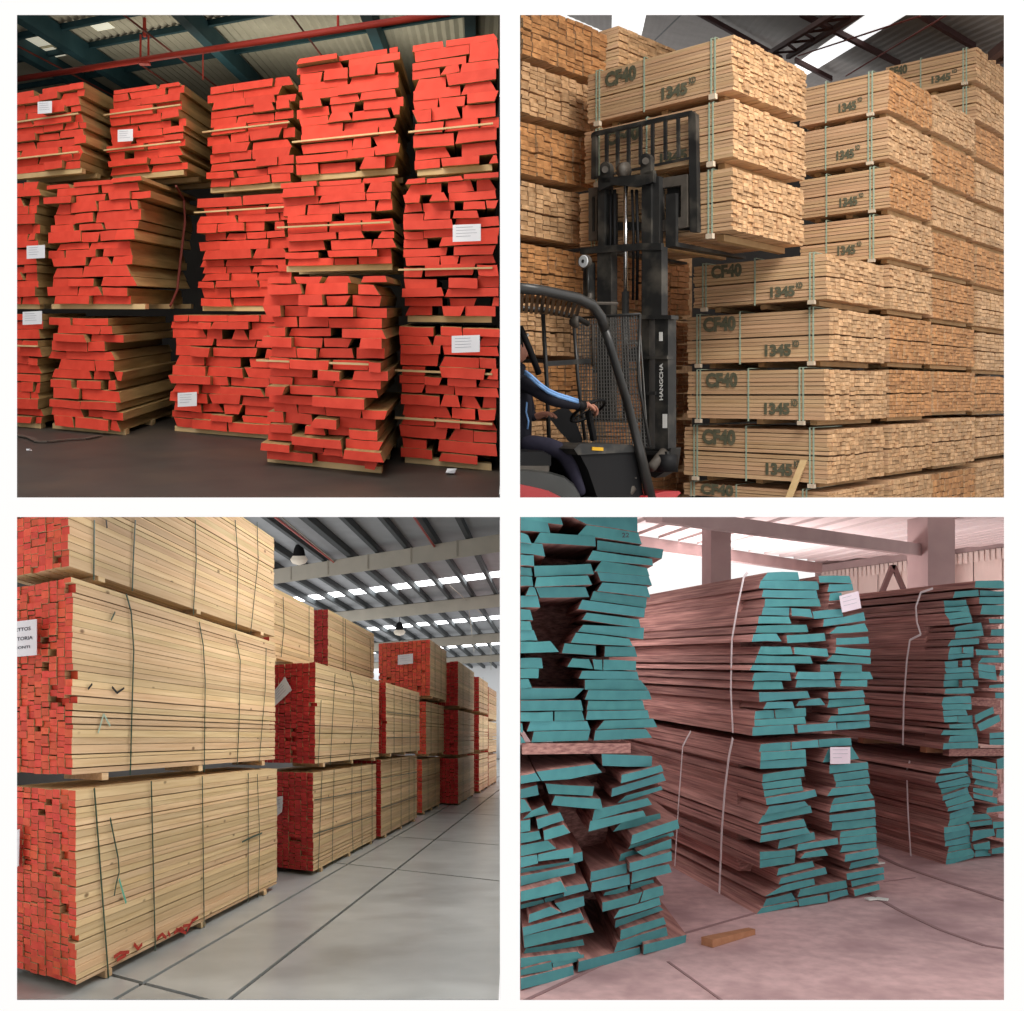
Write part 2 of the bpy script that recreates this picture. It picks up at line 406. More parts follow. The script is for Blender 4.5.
def tl_roof():
    zr = 3.25
    root = bpy.data.objects.new('ceiling', None); root.location = R.W(-3, 12, zr); root['kind'] = 'structure'
    root['label'] = 'corrugated roof with dark teal rafters over the red lumber'; link(root)
    uh = Vector((.874, -.486, 0)); dh = Vector((-.033, 1, 0))
    # corrugated sheet: profile along u, ridges running with the rafters
    def pt(a, b, z): # a along u from x=0 line, b along d
        return R.W(-.08+uh.x*a+dh.x*b, 13.0+uh.y*a+dh.y*b, z)
    n = 150; mb = MB(); pitch = .12
    vs = []; fs = []
    for k in range(n+1):
        a = -k*pitch*.5; z = zr+(.03 if k % 2 else 0)
        b0 = -2.9-uh.y*a ; b1 = 4.2-uh.y*a
        vs += [pt(a, b0, z), pt(a, b1, z)]
    for k in range(n): fs.append((2*k, 2*k+1, 2*k+3, 2*k+2))
    mesh('roof_sheet', vs, fs, M['roof_tl'], root)
    # rafters with the depth direction
    for px in (-215, -40, 24, 186, 369, 470):
        Y = (zr-.14)*1000/290
        X = (px-PX)/1000*Y
        p0 = R.W(X-dh.x*4.0, Y-4.0, zr-.13); p1 = R.W(X+dh.x*6.5, Y+6.5, zr-.13)
        MB().bar(p0, p1, Vector((.06, 0, 0)), Vector((0, 0, .11))).build('rafter', M['teal_steel'], root)
    # purlins across
    for y17 in (-40, 2, 37, 60, 88):
        Y = (zr-.045)*1000/(R.H-y17); X = (17-PX)/1000*Y
        p0 = R.W(X-uh.x*2, Y-uh.y*2, zr-.04); a1 = (-.09-X)/uh.x
        p1 = R.W(-.09, Y+uh.y*a1, zr-.04)
        MB().bar(p0, p1, Vector((0, .035, .035*R.s)), Vector((0, 0, .035))).build('purlin', M['teal_steel'], root)
    # daylit sheets
    for (x0, y0, x1, y1) in ((17, 40, 62, 33), (30, 52, 58, 45), (84, 22, 110, 17)):
        Y = (zr-.02)*1000/(R.H-y0); X = (x0-PX)/1000*Y
        t = .45 if x0 < 80 else .3
        p = R.W(X, Y, zr-.012); q = R.W(X+uh.x*t, Y+uh.y*t, zr-.012)
        dd = Vector((dh.x, 1, R.s))*.42
        mesh('daylit_sheet', [p, q, q+dd, p+dd], [(0, 1, 2, 3)], M['sky_sheet'], root)
    # slanting tie rods
    for (a, b) in (((115, 8), (216, 86)), ((10, 42), (116, 97)), ((286, 8), (325, 60)), ((137, 62), (178, 90))):
        Ya = (zr-.3)*1000/(R.H-a[1]); Yb = (zr-.3)*1000/(R.H-b[1])
        MB().tube([R.P(*a, Ya), R.P(*b, Yb)], .011, 6).build('tie_rod', M['rod'], root)
tl_roof()
def tl_pipe():
    z = 2.78
    def at(px, py): return R.P(px, py, z*1000/(R.H-py))
    a, b = at(5, 81), at(418, 17.5)
    t = b-a; b2 = a+t*1.06
    root = thing('sprinkler_pipe', 'long red pipe hung below the roof above the red-ended lumber', 'pipe', a)
    MB().tube([a, b2], .034, 10).build('pipe_run', M['red_pipe'], root, True)
    for px, dbl in ((144.5, 1), (338, 0), (462, 0), (203, 0)):
        k = (px-5)/(418-5)
        # perspective-correct point on the pipe
        d = Vector((t.x, t.y, 0)); kk = (px-PX)/1000; s_ = (kk*a.y-a.x)/(t.x-kk*t.y)
        p = a+t*s_
        up = Vector((0, 0, .47))
        mb = MB()
        if px > 450: p = p+Vector((0, 0, -.04)); 
        if dbl:
            for o in (-.045, .045): mb.tube([p+Vector((o, 0, -.03)), p+Vector((o, 0, .28))], .012, 6)
            mb.tube([p+Vector((0, 0, .26)), p+up], .02, 6)
            mb.bar(p+Vector((-.06, 0, -.045)), p+Vector((.06, 0, -.045)), Vector((0, .03, 0)), Vector((0, 0, .012)))
        elif px == 203: mb.tube([p, p-Vector((0, 0, .32))], .007, 6)
        else: mb.tube([p, p+up], .014 if px < 400 else .010, 6)
        mb.build('hanger', M['red_pipe'], root)
tl_pipe()

# name, x left, x right, y top, y bottom (left edge), depth, length, rows thickness, label, laths (picture rows), tags
def tl_pack(xl, xr, yt, yb, Y, L, th, bw, label, laths=(), tags=(), hole=.12, seed=1, edge=.05, bearers=True, trim=None, group=None, jag=.035):
    P0 = Vector(((xl-PX)/F*Y, Y, 0)); O = R.P(xl, yb, Y)
    W = R.tpx(xr, P0, U_T)
    H = (yb-yt)/F*Y
    root = thing('lumber_pack', label, 'lumber pack', O, group)
    bh = .05 if bearers else .0
    if bearers:
        for f in (.07, .5, .9):
            p = O+D_T*(L*f)+U_T*.05; q = p+U_T*(W-.12)
            MB().bar(p+UP*bh*.5, q+UP*bh*.5, D_T*.05, UP*bh*.48).build('bearer', M['lath'], root)
    rough_pack(R, root, O+UP*bh, U_T, D_T, W, H-bh, L, th, bw, M['red_end'], M['tan_wood'], seed, edge, hole, trim, jag=jag)
    for y in laths:
        z = (yb-y)/F*Y
        p = O+UP*z-D_T*.05-U_T*.03; q = p+U_T*(W*(.96))
        MB().bar(p, q, D_T*.018, UP*.007).build('lath', M['lath'], root)
    for (x0, y0, x1, y1) in tags:
        tag(root, R, ((x0, y0), (x1, y0-1), (x1, y1-1), (x0, y1)), P0, U_T, .14, M['paper'], 4, seed, 'paper_tag', M['grey_ink'])
    return root
G_TL = None
tl_pack(6, 44, 314, 426, 9.9, 1.2, .080, .30, 'red-ended rough lumber pack on the floor at the far left, white tag near its top', tags=((23, 312, 42, 325),), seed=3, laths=(345,))
tl_pack(6, 43, 181, 309, 10.0, 1.2, .080, .30, 'red-ended lumber pack at the far left of the middle row, white tag halfway up', tags=((27, 246, 45, 259),), seed=4)
tl_pack(6, 86, 95, 180, 10.25, .9, .072, .34, 'red-ended lumber pack in the top row at the far left, white tag below its top', tags=((38, 102, 52, 114),), laths=(125, 161), seed=5, hole=.07)
tl_pack(46, 128, 314, 429, 9.68, 1.75, .088, .33, 'red-ended rough pack on the floor with brown board sides showing, second from far left', seed=6, edge=.09, hole=.16)
tl_pack(45, 148, 185, 309, 9.72, 1.75, .088, .36, 'red-ended middle-row pack with long brown sides and a red cord hanging down', seed=8, edge=.09, hole=.16,
        trim=lambda f: .93+.13*f)
tl_pack(108, 188, 92, 181, 10.1, 1.2, .076, .36, 'red-ended top-row pack, second from the far left, white tag in its middle', tags=((118, 130, 133, 142),), laths=(116, 151), seed=9, hole=.1)
tl_pack(170, 290, 314, 431, 9.52, 1.2, .082, .32, 'red-ended lumber pack on the floor behind the foremost stack, white tag low on its face', tags=((178, 393, 197, 407),), seed=10, hole=.12)
tl_pack(198, 293, 196, 311, 9.75, 1.2, .080, .36, 'red-ended lumber pack in the middle row just left of the foremost stack', seed=11, hole=.12, laths=(213,))
tl_pack(206, 297, 87, 193, 9.85, 1.2, .080, .36, 'red-ended lumber pack in the top row just left of the tall double-width stack', seed=12, hole=.12, laths=(133,))
tl_pack(261, 389, 277, 463, 7.62, 1.5, .074, .28, 'foremost red-ended lumber pack, standing on the dark floor, tan board tops showing', seed=13, edge=.06, hole=.16, laths=(360,), jag=.07)
tl_pack(281, 399, 184, 272, 8.5, 1.4, .074, .30, 'red-ended lumber pack resting on the foremost pack, many dark gaps between its boards', seed=14, hole=.16, laths=(228,))
tl_pack(296, 404, 62, 181, 8.75, 1.4, .080, .33, 'red-ended lumber pack on top of the foremost stack, close below the red pipe', seed=15, hole=.13, laths=(143,))
tl_pack(399, 500, 326, 463, 7.6, 1.3, .074, .26, 'red-ended lumber pack on the floor of the right-hand stack, white tag near its top', tags=((452, 336, 480, 353),), laths=(370, 417), seed=16, edge=.018, hole=.12)
tl_pack(402, 500, 180, 322, 7.75, 1.3, .074, .27, 'red-ended middle pack of the right-hand red stack, white tag below its top third', tags=((453, 225, 481, 242),), laths=(270,), seed=17, edge=.018, hole=.17)
tl_pack(412, 500, 45, 176, 8.1, 1.1, .086, .30, 'red-ended lumber pack topping the right-hand stack, large dark gaps under its boards', seed=18, edge=.018, hole=.15, laths=(133,))

# red cord around the middle-left pack, loose strap and scraps on the floor
def tl_bits():
    P0 = Vector(((150-PX)/F*9.72, 9.72, 0))
    mb = MB(); d = Vector((D_T.x, D_T.y, 0))
    Pc = Vector(((158-PX)/F*9.3, 9.3, 0))
    pts = [R.on(x, y, Pc, d) + Vector((.05, 0, 0)) for x, y in ((171, 186), (179, 200), (180, 222), (176, 255), (172, 290), (165, 306))]
    mb.tube(pts, .012, 6)
    o = mb.build('red_cord', M['rod']); o['label'] = 'thin red cord hanging down the brown side of the middle-row pack'; o['category'] = 'cord'
    pts = [R.fl(x, y, HT)+Vector((0, 0, .008)) for x, y in ((15, 436), (30, 439), (38, 443), (48, 443), (66, 441), (85, 440), (100, 437))]
    mb = MB(); ribbon(mb, pts, .05, .01, Vector((0, -R.s, 1)).normalized())
    o = mb.build('loose_strap', M['pink_dust'] if False else M['machine_grey']); o['label'] = 'loose grey strap lying on the dark floor before the red lumber'; o['category'] = 'strap'
    r = random.Random(2)
    for (x, y, s, lab) in ((451.5, 474, .04, 'crumpled white scrap on the dark floor before the right-hand red stack'),
                           (29, 451, .018, 'tiny white scrap on the dark floor at the far left')):
        c = R.fl(x, y, HT)+Vector((0, 0, s*.5)); vs = []
        for k in range(8):
            vs.append(c+Vector(((1 if k & 1 else -1)*s*r.uniform(.5, 1), (1 if k & 2 else -1)*s*r.uniform(.5, 1), (1 if k & 4 else -1)*s*r.uniform(.3, .5))))
        o = mesh('paper_scrap', vs, [(0, 1, 3, 2), (4, 6, 7, 5), (0, 4, 5, 1), (2, 3, 7, 6), (0, 2, 6, 4), (1, 5, 7, 3)], M['paper'])
        o['label'] = lab; o['category'] = 'paper scrap'
tl_bits()

# ================================================================== top right shed: orange pine packs and a forklift
R = TR
DR, DL = R.dir(1450), R.dir(-560)           # along the board ends / along the boards
FZ = .0135                                   # the yard floor lies just below eye height of the opening
def tr_floor():
    q = [(.05, 6.2), (6.5, 6.2), (14, 24), (.05, 24)]
    top = [Vector((x, y, EYE+FZ*y)) for x, y in q]
    struct('floor', 'grey yard floor under the orange pine packs', top+[p-UP*.02 for p in top],
           [(0, 1, 2, 3), (7, 6, 5, 4), (0, 4, 5, 1), (1, 5, 6, 2), (2, 6, 7, 3), (3, 7, 4, 0)], M['floor_tr'])
tr_floor()
struct('wall_back', 'dark wall added behind the pine packs to stop light leaks', [Vector((.06, 16.5, EYE+.2)), Vector((12, 20, EYE+.2)), Vector((12, 20, EYE+8.5)), Vector((.06, 16.5, EYE+7.2))], [(0, 1, 2, 3)], M['dark_wall'])  # added wall, dark to stop white light leaking between packs
P_G = Vector((3.04, 9.6, 0))
def along(px, base=P_G, d=DR): t = R.tpx(px, base, d); return base+Vector((d.x, d.y, 0))*t
def strap_ring(root, O, U, D, H, fr, W, mat, wid=.016, cap=True):
    """strap over the front face (u=0) and a little of the top"""
    o = -U*.008
    mb = MB()
    nn = (-U).normalized()
    ribbon(mb, [O+D*fr+o-UP*.02, O+D*fr+o+UP*(H+.006)], wid, .004, nn)
    if cap: ribbon(mb, [O+D*fr+o+UP*(H+.006), O+D*fr+U*min(W, .6)+UP*(H+.008)], wid, .004, UP)
    mb.build('strap', mat, root)
def pine_pack(base, pxr, yt, yb, lpx, label, cols=13, rows=16, seed=1, end='pine_end', straps=(), single='front', marks=(), texts=True,
              lmax=None, blocks=(), dbl=(), length=None, side='pine_side', frontless=False, jit=.012, gap=None, split=.012, skip=.0, lay=.6, h=None, maxlen=None):
    """base: near corner; pxr: picture x where the end face stops; lpx: picture x where the long face stops"""
    W = R.tpx(pxr, base, DR)
    L = length if length else R.tpx(lpx, base, DL)
    k = base.y/F
    px0 = PX+base.x/base.y*F
    O = R.P(px0, yb, base.y); H = (yb-yt)*k
    root = thing('lumber_pack', label, 'lumber pack', O)
    bh = gap if gap else .06
    rt = (H-bh-split-.012)/(rows+.35)
    fn = {'front': lambda c, r: c == 0, 'all': None, 'none': lambda c, r: False}[single]
    O2 = O+UP*bh
    for f in (.12, .5, .86):
        p = O+D_vec(DL)*(L*f)+DR*.14; q = p+DR*(W-.20)
        if lmax and L*f > lmax(0, 0): continue
        MB().bar(p+UP*bh*.5, q+UP*bh*.5, DL*.035, UP*bh*.49).build('bearer', M['bearer'], root)
    sawn_pack(root, O2, DR, DL, cols, rows, W/cols, rt, L, M[side], M[end], seed, split, jit, fn, lay, lmax=lmax, skip=skip)
    for f, dd in straps:
        for e in ((-.012, .012) if dd else (0,)):
            strap_ring(root, O2, DR, DL, H-bh-.012, L*f+e*1.6, W, M['green_strap'])
        if dd:
            p = O+DL*(L*f)-DR*.012
            MB().bar(p+UP*bh*.1, p+UP*bh*.9, DL*.035, DR*.02).build('pale_bearer_end', M['pale_bearer'], root)
    for s, f0, f1, v0, v1 in marks:
        # fractions run from the far end (left in the picture) to the near corner
        p = O2+DL*(L*(1-f0))-DR*.011+UP*(H-bh)*v0
        lettering('stencil_marking', s, p, -DL, UP, L*(f1-f0), (H-bh)*(v1-v0), M['stencil'], root, .055)
    return root, O, W, L, H
def D_vec(d): return d
CF = ('CF40', .135, .365, .60, .90); N13 = ('1345', .54, .715, .10, .33); SUP = ('KD', .725, .77, .27, .39)

# the packs the forklift lifts
P_K = Vector((2.0, 8.97, 0))
KG = [pine_pack(P_K, 806, 32, 96, 588, 'pine pack topmost of the three raised on the forks, stencilled CF40 and 1345', 15, 15, 21, single='all',
          straps=((.12, 1), (.58, 0), (.92, 1)), marks=(CF, N13, SUP), jit=.014, lay=1.0),
      pine_pack(P_K, 805, 97, 164, 585, 'orange pine pack in the middle of the three raised, behind the load guard bars', 15, 15, 22, single='all',
          straps=((.13, 1), (.55, 0), (.90, 1)), marks=(('CF40', .16, .40, .62, .9), ('1345', .54, .72, .10, .3)), jit=.014, lay=1.0),
      pine_pack(P_K, 804, 165, 237, 580, 'orange pine pack lowest of the three raised, its underside resting on the forks', 15, 15, 23, single='all',
          straps=((.13, 1), (.90, 1)), jit=.014, lay=1.0)]
# front stack
GY = [(250.5, 304), (305.5, 365.5), (366.5, 426), (427.5, 489.5)]
gm = [(), (), (), ()]
GL = ['orange pine pack under the raised forks, topmost of the front CF40 stack', 'orange pine pack second from the top of the front CF40 stack',
      'orange pine pack third from the top of the front CF40 stack', 'pine pack fourth from the top of the CF40 stack, upright lath against it']
GX = [(826, 884, 694), (829, 885, 687.5), (825, 887, 688), (828, 884, 684.5)]
GS = [((.095, 1), .51, .145, .605), ((.11, 1), .60, .125, .575), ((.155, 1), .53, .145, .585), ((.10, 1), .54, .14, .595)]
for k, (yt, yb) in enumerate(GY):
    b = along(GX[k][0])
    pine_pack(b, GX[k][1], yt, yb, GX[k][2], GL[k], 13, 12, 31+k, straps=(GS[k][0], (GS[k][1], 0), (.91, 1)),
              marks=(('CF40', GS[k][2], GS[k][2]+.245, .62, .92), ('1345', GS[k][3], GS[k][3]+.18, .10, .33), ('KD', GS[k][3]+.19, GS[k][3]+.235, .26, .39)), lay=.8, gap=.05)
b = along(829)
pine_pack(b, 885, 490.5, 506.3, 684, 'lowest pine pack of the front CF40 stack, cut off by the opening below', 13, 4, 36,
          straps=((.15, 1), (.61, 0), (.93, 1)), marks=(('CF40', .13, .37, .1, .93),), gap=.004, split=0)
# the row of stacks behind it
PR = along(889.5)+Vector((0, 0, 0)); PS = along(933); PU = along(976.5)
ends = ['pine_end', 'pine_end_o']
def column(base, pxr, levels, lpx, names, cols, seed, texts, flat=None):
    for k, (yt, yb) in enumerate(levels):
        r = random.Random(seed+k)
        last = yb > 500
        pine_pack(base+Vector((DR.x, DR.y, 0))*r.uniform(-.012, .012)-Vector((DL.x, DL.y, 0))*r.uniform(-.02, .03), pxr, yt, yb, lpx, names[k], cols, 12 if not last else 5, seed+k, end=r.choice(('pine_end', 'pine_end_o', 'pine_end', 'pine_end_o')),
                  straps=((.19, 1), (.69, 0)) if texts and k < 4 else (), marks=(('1345', .455-.02*(k % 2), .655-.02*(k % 2), .14, .36), ('KD', .67-.02*(k % 2), .72-.02*(k % 2), .31, .42)) if texts and k < 4 else (),
                  lay=.5, single='front' if texts and k < 4 else 'none', gap=.042 if not last else .004, split=.012 if not last else 0)
ORD = ['topmost', 'second from the top', 'third from the top', 'fourth from the top', 'fifth from the top', 'sixth from the top', 'seventh from the top', 'eighth from the top', 'lowest']
column(PR, 931.5, [(67, 113), (114, 162.5), (163.5, 211), (212, 261), (262, 312.5), (313.5, 366), (367, 421.5), (422.5, 477), (478, 506.4)], 800,
       ['pine pack in the stack just right of the raised load, '+o for o in ORD], 12, 41, True)
column(PS, 974.5, [(93, 135), (136, 183.5), (184.5, 229), (230, 275), (276, 321), (322, 368), (369, 415.5), (416.5, 470), (471, 506.5)], 850,
       ['pine pack in the end-on stack between two stencilled stacks, '+o for o in ORD], 11, 61, False)
UY = [(45, 83), (84, 122), (123, 160), (161, 202), (203, 244), (245, 287), (288, 329), (330, 373), (374, 415), (416, 460), (461, 506.5)]
UN = ['pine pack in the tallest stack on the right edge, '+o for o in ORD[:8]+['ninth from the top', 'tenth from the top', 'lowest']]
for k, (yt, yb) in enumerate(UY):
    last = k == 10
    pine_pack(PU, 1032, yt, yb, 886, UN[k], 13, 10, 81+k, end=ends[(k*2) % 3 % 2], straps=((.12, 1), (.60, 0)) if k < 2 else (),
              marks=(('CF40', .02, .25, .62, .90), ('1345', .52, .73, .14, .36), ('KD', .745, .80, .32, .43)) if k == 0 else (),
              single='front' if k < 2 else 'none', gap=.042 if not last else .004, split=.012 if not last else 0)
# left-hand stack, boards running away to the left; kept clear of the partition
P_L = Vector((.03, 9.78, 0))
def lm(O): return lambda u, v: min(1.3, max(0, (O.x+DR.x*u-.02)/.73))
LY = [(-8, 55), (56, 114.5), (115.5, 175.5), (176.5, 238), (239, 298), (299, 358.5), (359.5, 419), (420, 479), (480, 506)]
LX = [607, 598, 594, 592, 588, 590, 592, 592, 592]
LN = ['pine pack in the tall stack left of the mast, '+o for o in ORD]
for k, (yt, yb) in enumerate(LY):
    base = Vector((P_L.x, P_L.y, 0))
    last = k == 8
    k0 = base.y/F
    O = R.P(PX+base.x/base.y*F, yb, base.y)
    pine_pack(base, LX[k], yt, yb, 0, LN[k], 11, 11 if not last else 4, 101+k, end='pine_end_o' if k % 2 == 0 else 'pine_end', single='none', lmax=lm(O), length=1.3,
              gap=.042 if not last else .004, split=.014 if not last else 0, lay=.9, jit=.015)
P_N = P_L+Vector((DR.x, DR.y, 0))*R.tpx(606, P_L, DR)
for k, (yt, yb) in enumerate([(245, 311.5), (313, 367), (369, 420), (421, 477), (478, 506.3)]):
    last = k == 4
    pine_pack(P_N, 690.5, yt, yb, 0, 'dark pine pack end-on behind the mast, '+['topmost', 'second down', 'third down', 'fourth down', 'lowest'][k], 12, 10 if not last else 4, 121+k,
              end='pine_end_d', single='none', length=.9, gap=.042 if not last else .004, split=.014 if not last else 0, lay=1.2, jit=.02)
# stack peeping out behind the raised load
P_M = Vector(((619-PX)/F*13.2, 13.2, 0))
M_PACK = pine_pack(P_M, 692, 23, 71.5, 606, 'orange pine stack peeping out behind the raised load, right of the tall left stack', 8, 12, 131, single='all', lay=1.0, gap=.03, length=.35)
def m_below():
    W = R.tpx(692, P_M, DR); O = R.W(P_M.x, P_M.y, 0); O.z = EYE+FZ*P_M.y+.005
    top = M_PACK[1].z
    mb = MB(); n = 9; dz = (top-O.z)/n
    for k in range(n):
        fr = [O+UP*(k*dz), O+DR*W+UP*(k*dz), O+DR*W+UP*((k+.96)*dz), O+UP*((k+.96)*dz)]
        mb.prism(fr, [p+DL*.35 for p in fr], 1, 0)
    o = mb.build('lower_board_rows', [M['pine_side'], M['pine_end']], M_PACK[0]); o['kind'] = 'stuff'
m_below()

def tr_roof():
    e = Vector((.096, 1, .198)); dr = Vector((.94, 1, 0)); n = dr.cross(e); p0 = Vector((.356*14, 14, .38*14)); c = n.dot(p0)
    def on(px, py, off=0):
        d = Vector(((px-PX)/F, 1, (R.H-py)/F)); Y = (c-off)/n.dot(d)
        return R.W(d.x*Y, Y, d.z*Y)
    root = bpy.data.objects.new('ceiling', None); root.location = on(800, 40); root['kind'] = 'structure'
    root['label'] = 'grey sheet roof with maroon trusses and bright skylight strips over the pine packs'; link(root)
    # corrugated sheet in roof coordinates: a along dr, b along e
    def rc(a, b, z=0):
        p = p0+dr*a+e*b+n.normalized()*z; return R.W(p.x, p.y, p.z)
    def ab(px, py):
        d = Vector(((px-PX)/F, 1, (R.H-py)/F)); Y = c/n.dot(d); q = d*Y-p0
        den = dr.x*e.y-dr.y*e.x
        return ((q.x*e.y-q.y*e.x)/den, (dr.x*q.y-dr.y*q.x)/den)
    sky = [[(866, 15), (906, 15), (812, 72), (797, 63)], [(612, 15), (646, 15), (590, 40), (572, 38)], [(1003, 52), (1012, 52), (1010, 64), (1001, 62)]]
    def bounds(s):
        aa = [ab(*p) for p in s]; return aa
    s0 = ab(866, 15)[0], ab(906, 15)[0]; s1 = ab(612, 15)[0], ab(646, 15)[0]
    s2 = ab(1001, 58)[0], ab(1012, 58)[0]
    cuts = sorted([-14, s1[0], s1[1], s0[0], s0[1], s2[0], s2[1], 6])
    for k in range(len(cuts)-1):
        a0, a1 = cuts[k], cuts[k+1]
        if k % 2 == 0:
            n_ = max(2, int((a1-a0)/.07)); vs = []; fs = []
            for j in range(n_+1):
                a = a0+(a1-a0)*j/n_; z = .009 if j % 2 else 0
                # keep the sheet right of the partition
                b0 = -4.0; b1 = 11.0
                for b in (b0, b1): vs.append((a, b, z))
            pv = []
            for (a, b, z) in vs:
                x = p0.x+dr.x*a+e.x*b
                if x < .06: b = (.06-p0.x-dr.x*a)/e.x if dr.x*a+p0.x+e.x*11 > .06 else 11
                pv.append(rc(a, b, z))
            for j in range(n_):
                fs.append((2*j, 2*j+1, 2*j+3, 2*j+2))
            fs = [f for f in fs if min(pv[i].x for i in f) > .05]
            if fs: mesh('roof_sheet', pv, fs, M['roof_tr'], root)
        else:
            mesh('skylight_sheet', [rc(a0, -2.5), rc(a1, -2.5), rc(a1, 9), rc(a0, 9)], [(0, 1, 2, 3)], M['skylight'], root)
    nn = Vector((n.x, n.y, n.z)).normalized()
    # purlins along the board ends direction
    for (a, b) in (((800, 13), (900, 64)), ((918, 13), (975, 47)), ((690, 8), (782, 59)), ((795, 60), (832, 79))):
        MB().bar(on(*a, .09), on(*b, .09), Vector((0, .035, 0)), Vector((0, 0, .042))).build('purlin', M['truss'], root)
    # truss: two chords and lattice
    def tr(a, b, t): return (a[0]+(b[0]-a[0])*t, a[1]+(b[1]-a[1])*t)
    A = [(836, 12), (770, 53)]; B = [(862, 12), (788, 57)]
    mb = [((A[0]), (A[1]), .032), (B[0], B[1], .032)]
    for (p, q, wd) in mb: MB().bar(on(*p, .5), on(*q, .5), Vector((wd, 0, 0)), Vector((0, 0, wd))).build('truss_chord', M['truss'], root)
    N = 4
    for k in range(N):
        t0, t1 = k/N, (k+.5)/N; t2 = (k+1)/N
        MB().bar(on(*tr(*A, t0), .5), on(*tr(*B, t1), .5), Vector((.018, 0, 0)), Vector((0, 0, .018))).build('truss_web', M['truss'], root)
        MB().bar(on(*tr(*B, t1), .5), on(*tr(*A, t2), .5), Vector((.018, 0, 0)), Vector((0, 0, .018))).build('truss_web', M['truss'], root)
    A = [(1010, 42), (992, 56)]; B = [(1012, 54), (1000, 60)]
    for (p, q) in (A, B): MB().bar(on(*p, .5), on(*q, .5), Vector((.05, 0, 0)), Vector((0, 0, .05))).build('truss_chord', M['truss'], root)
    MB().bar(on(1003, 48, .5), on(1003, 58, .5), Vector((.03, 0, 0)), Vector((0, 0, .03))).build('truss_web', M['truss'], root)
    # thin stay rods
    for (a, b) in (((920, 16), (798, 56)), ((948, 14), (846, 76)), ((684, 12), (655, 40))):
        MB().tube([on(*a, .25), on(*b, .25)], .012, 6).build('stay_rod', M['rod'] if a[0] > 700 else M['black'], root)
tr_roof()
def tr_lath():
    p = R.on(789, 497.5, P_G-Vector((DR.x, DR.y, 0))*.10, DL); q = R.on(804, 460, P_G-Vector((DR.x, DR.y, 0))*.02, DL)
    p = p-(q-p)*.12
    o = MB().bar(p, q, -DL*.035, DR*.008).build('lath', M['lath']); o['label'] = 'pale lath leaning upright against the lower packs of the front CF40 stack'; o['category'] = 'lath'
tr_lath()

# ================================================================== bottom left shed: red-ended sawn packs in a long row
R = BL; HB = 1.5
DA, DB = R.dir(567), R.dir(-800)            # along the row / along the ends, to the left
def bl_floor():
    # concrete slabs with open joints; joints follow the row and the board ends
    root = bpy.data.objects.new('floor', None); root.location = R.W(-1, 12, -HB); root['kind'] = 'structure'
    root['label'] = 'polished grey concrete floor in slabs beside the long row of packs'; link(root)
    def lim(p): return p.x < -.066
    x0, x1 = -4.2, -.066
    base = [R.W(x, y, -HB-.02) for x, y in ((x0, 5.7), (x1, 5.7), (x1, 75), (x0, 75))]
    mesh('joint_bed', base, [(0, 1, 2, 3)], M['joint'], root)
    a0 = R.fl(396, 870, HB); a1 = R.fl(255, 971, HB)
    a = Vector((DA.x, DA.y)); b = Vector((.983, -.16)); b = Vector((-DB.x, -DB.y))
    def isect(p, d, q, e):
        den = d.x*e.y-d.y*e.x; t = ((q.x-p.x)*e.y-(q.y-p.y)*e.x)/den; return p+d*t
    longs = [Vector((p.x, p.y)) for p in (R.fl(116, 998.6, HB), a0)]
    offs = longs
    cross = [Vector((p.x, p.y)) for p in (R.fl(200, 998, HB), R.fl(428, 873, HB), R.fl(450, 841, HB))]
    # continue both families beyond
    la = [Vector((offs[0].x-3.2, offs[0].y)), ]+offs+[Vector((offs[1].x+3.4, offs[1].y))]
    st = cross[1]-cross[0]
    cy = [cross[0].y-5, cross[0].y, cross[1].y, cross[2].y]
    cr = [cross[0]-b*0-a*5, cross[0], cross[1], cross[2]]+[cross[2]+a*(5*k) for k in range(1, 11)]
    j = .026
    def clip(poly):
        out = []
        for lim_ in (('x', x1, -1), ('x', x0, 1), ('y', 5.72, 1), ('y', 74, -1)):
            out = []; ax, vv, sg = lim_
            for k in range(len(poly)):
                p, q = poly[k], poly[(k+1) % len(poly)]
                pv, qv = (getattr(p, ax)-vv)*sg, (getattr(q, ax)-vv)*sg
                if pv >= 0: out.append(p)
                if pv*qv < 0: out.append(p+(q-p)*(pv/(pv-qv)))
            poly = out
            if len(poly) < 3: return []
        return poly
    na = Vector((-a.y, a.x)); nb = Vector((-b.y, b.x))
    for i in range(len(la)-1):
        for k in range(len(cr)-1):
            g = j if k < 5 else .03
            p00 = isect(la[i]+na*-g*.6, a, cr[k]+a*g, b); p10 = isect(la[i+1]-na*-g*.6, a, cr[k]+a*g, b)
            p11 = isect(la[i+1]-na*-g*.6, a, cr[k+1]-a*g, b); p01 = isect(la[i]+na*-g*.6, a, cr[k+1]-a*g, b)
            poly = clip([p00, p10, p11, p01])
            if len(poly) < 3: continue
            top = [R.W(p.x, p.y, -HB) for p in poly]
            MB().prism(top, [p-UP*.02 for p in top]).build('concrete_slab', M['slab'], root)
    struct('wall_far', 'white wall closing the far end of the long shed', [R.W(x, y, z) for x, y, z in ((-12, 70, -HB), (-.07, 70, -HB), (-.07, 70, 5.2), (-12, 70, 5.2))], [(0, 1, 2, 3)], M['wall_white'])
    struct('wall_left', 'dark grey wall added behind the row to stand in for shade between packs', [R.W(x, y, z) for x, y, z in ((-4.9, 7.2, -HB), (-5.4, 13, -HB), (-6.2, 21.5, -HB), (-5.2, 71, -HB), (-5.2, 71, 1.5), (-6.2, 21.5, 1.5), (-5.4, 13, 1.55), (-4.9, 7.2, 2.1))], [(0, 1, 6, 7), (1, 2, 5, 6), (2, 3, 4, 5)], M['gap_shade'])  # wall added dark so the gaps between packs look shaded
bl_floor()

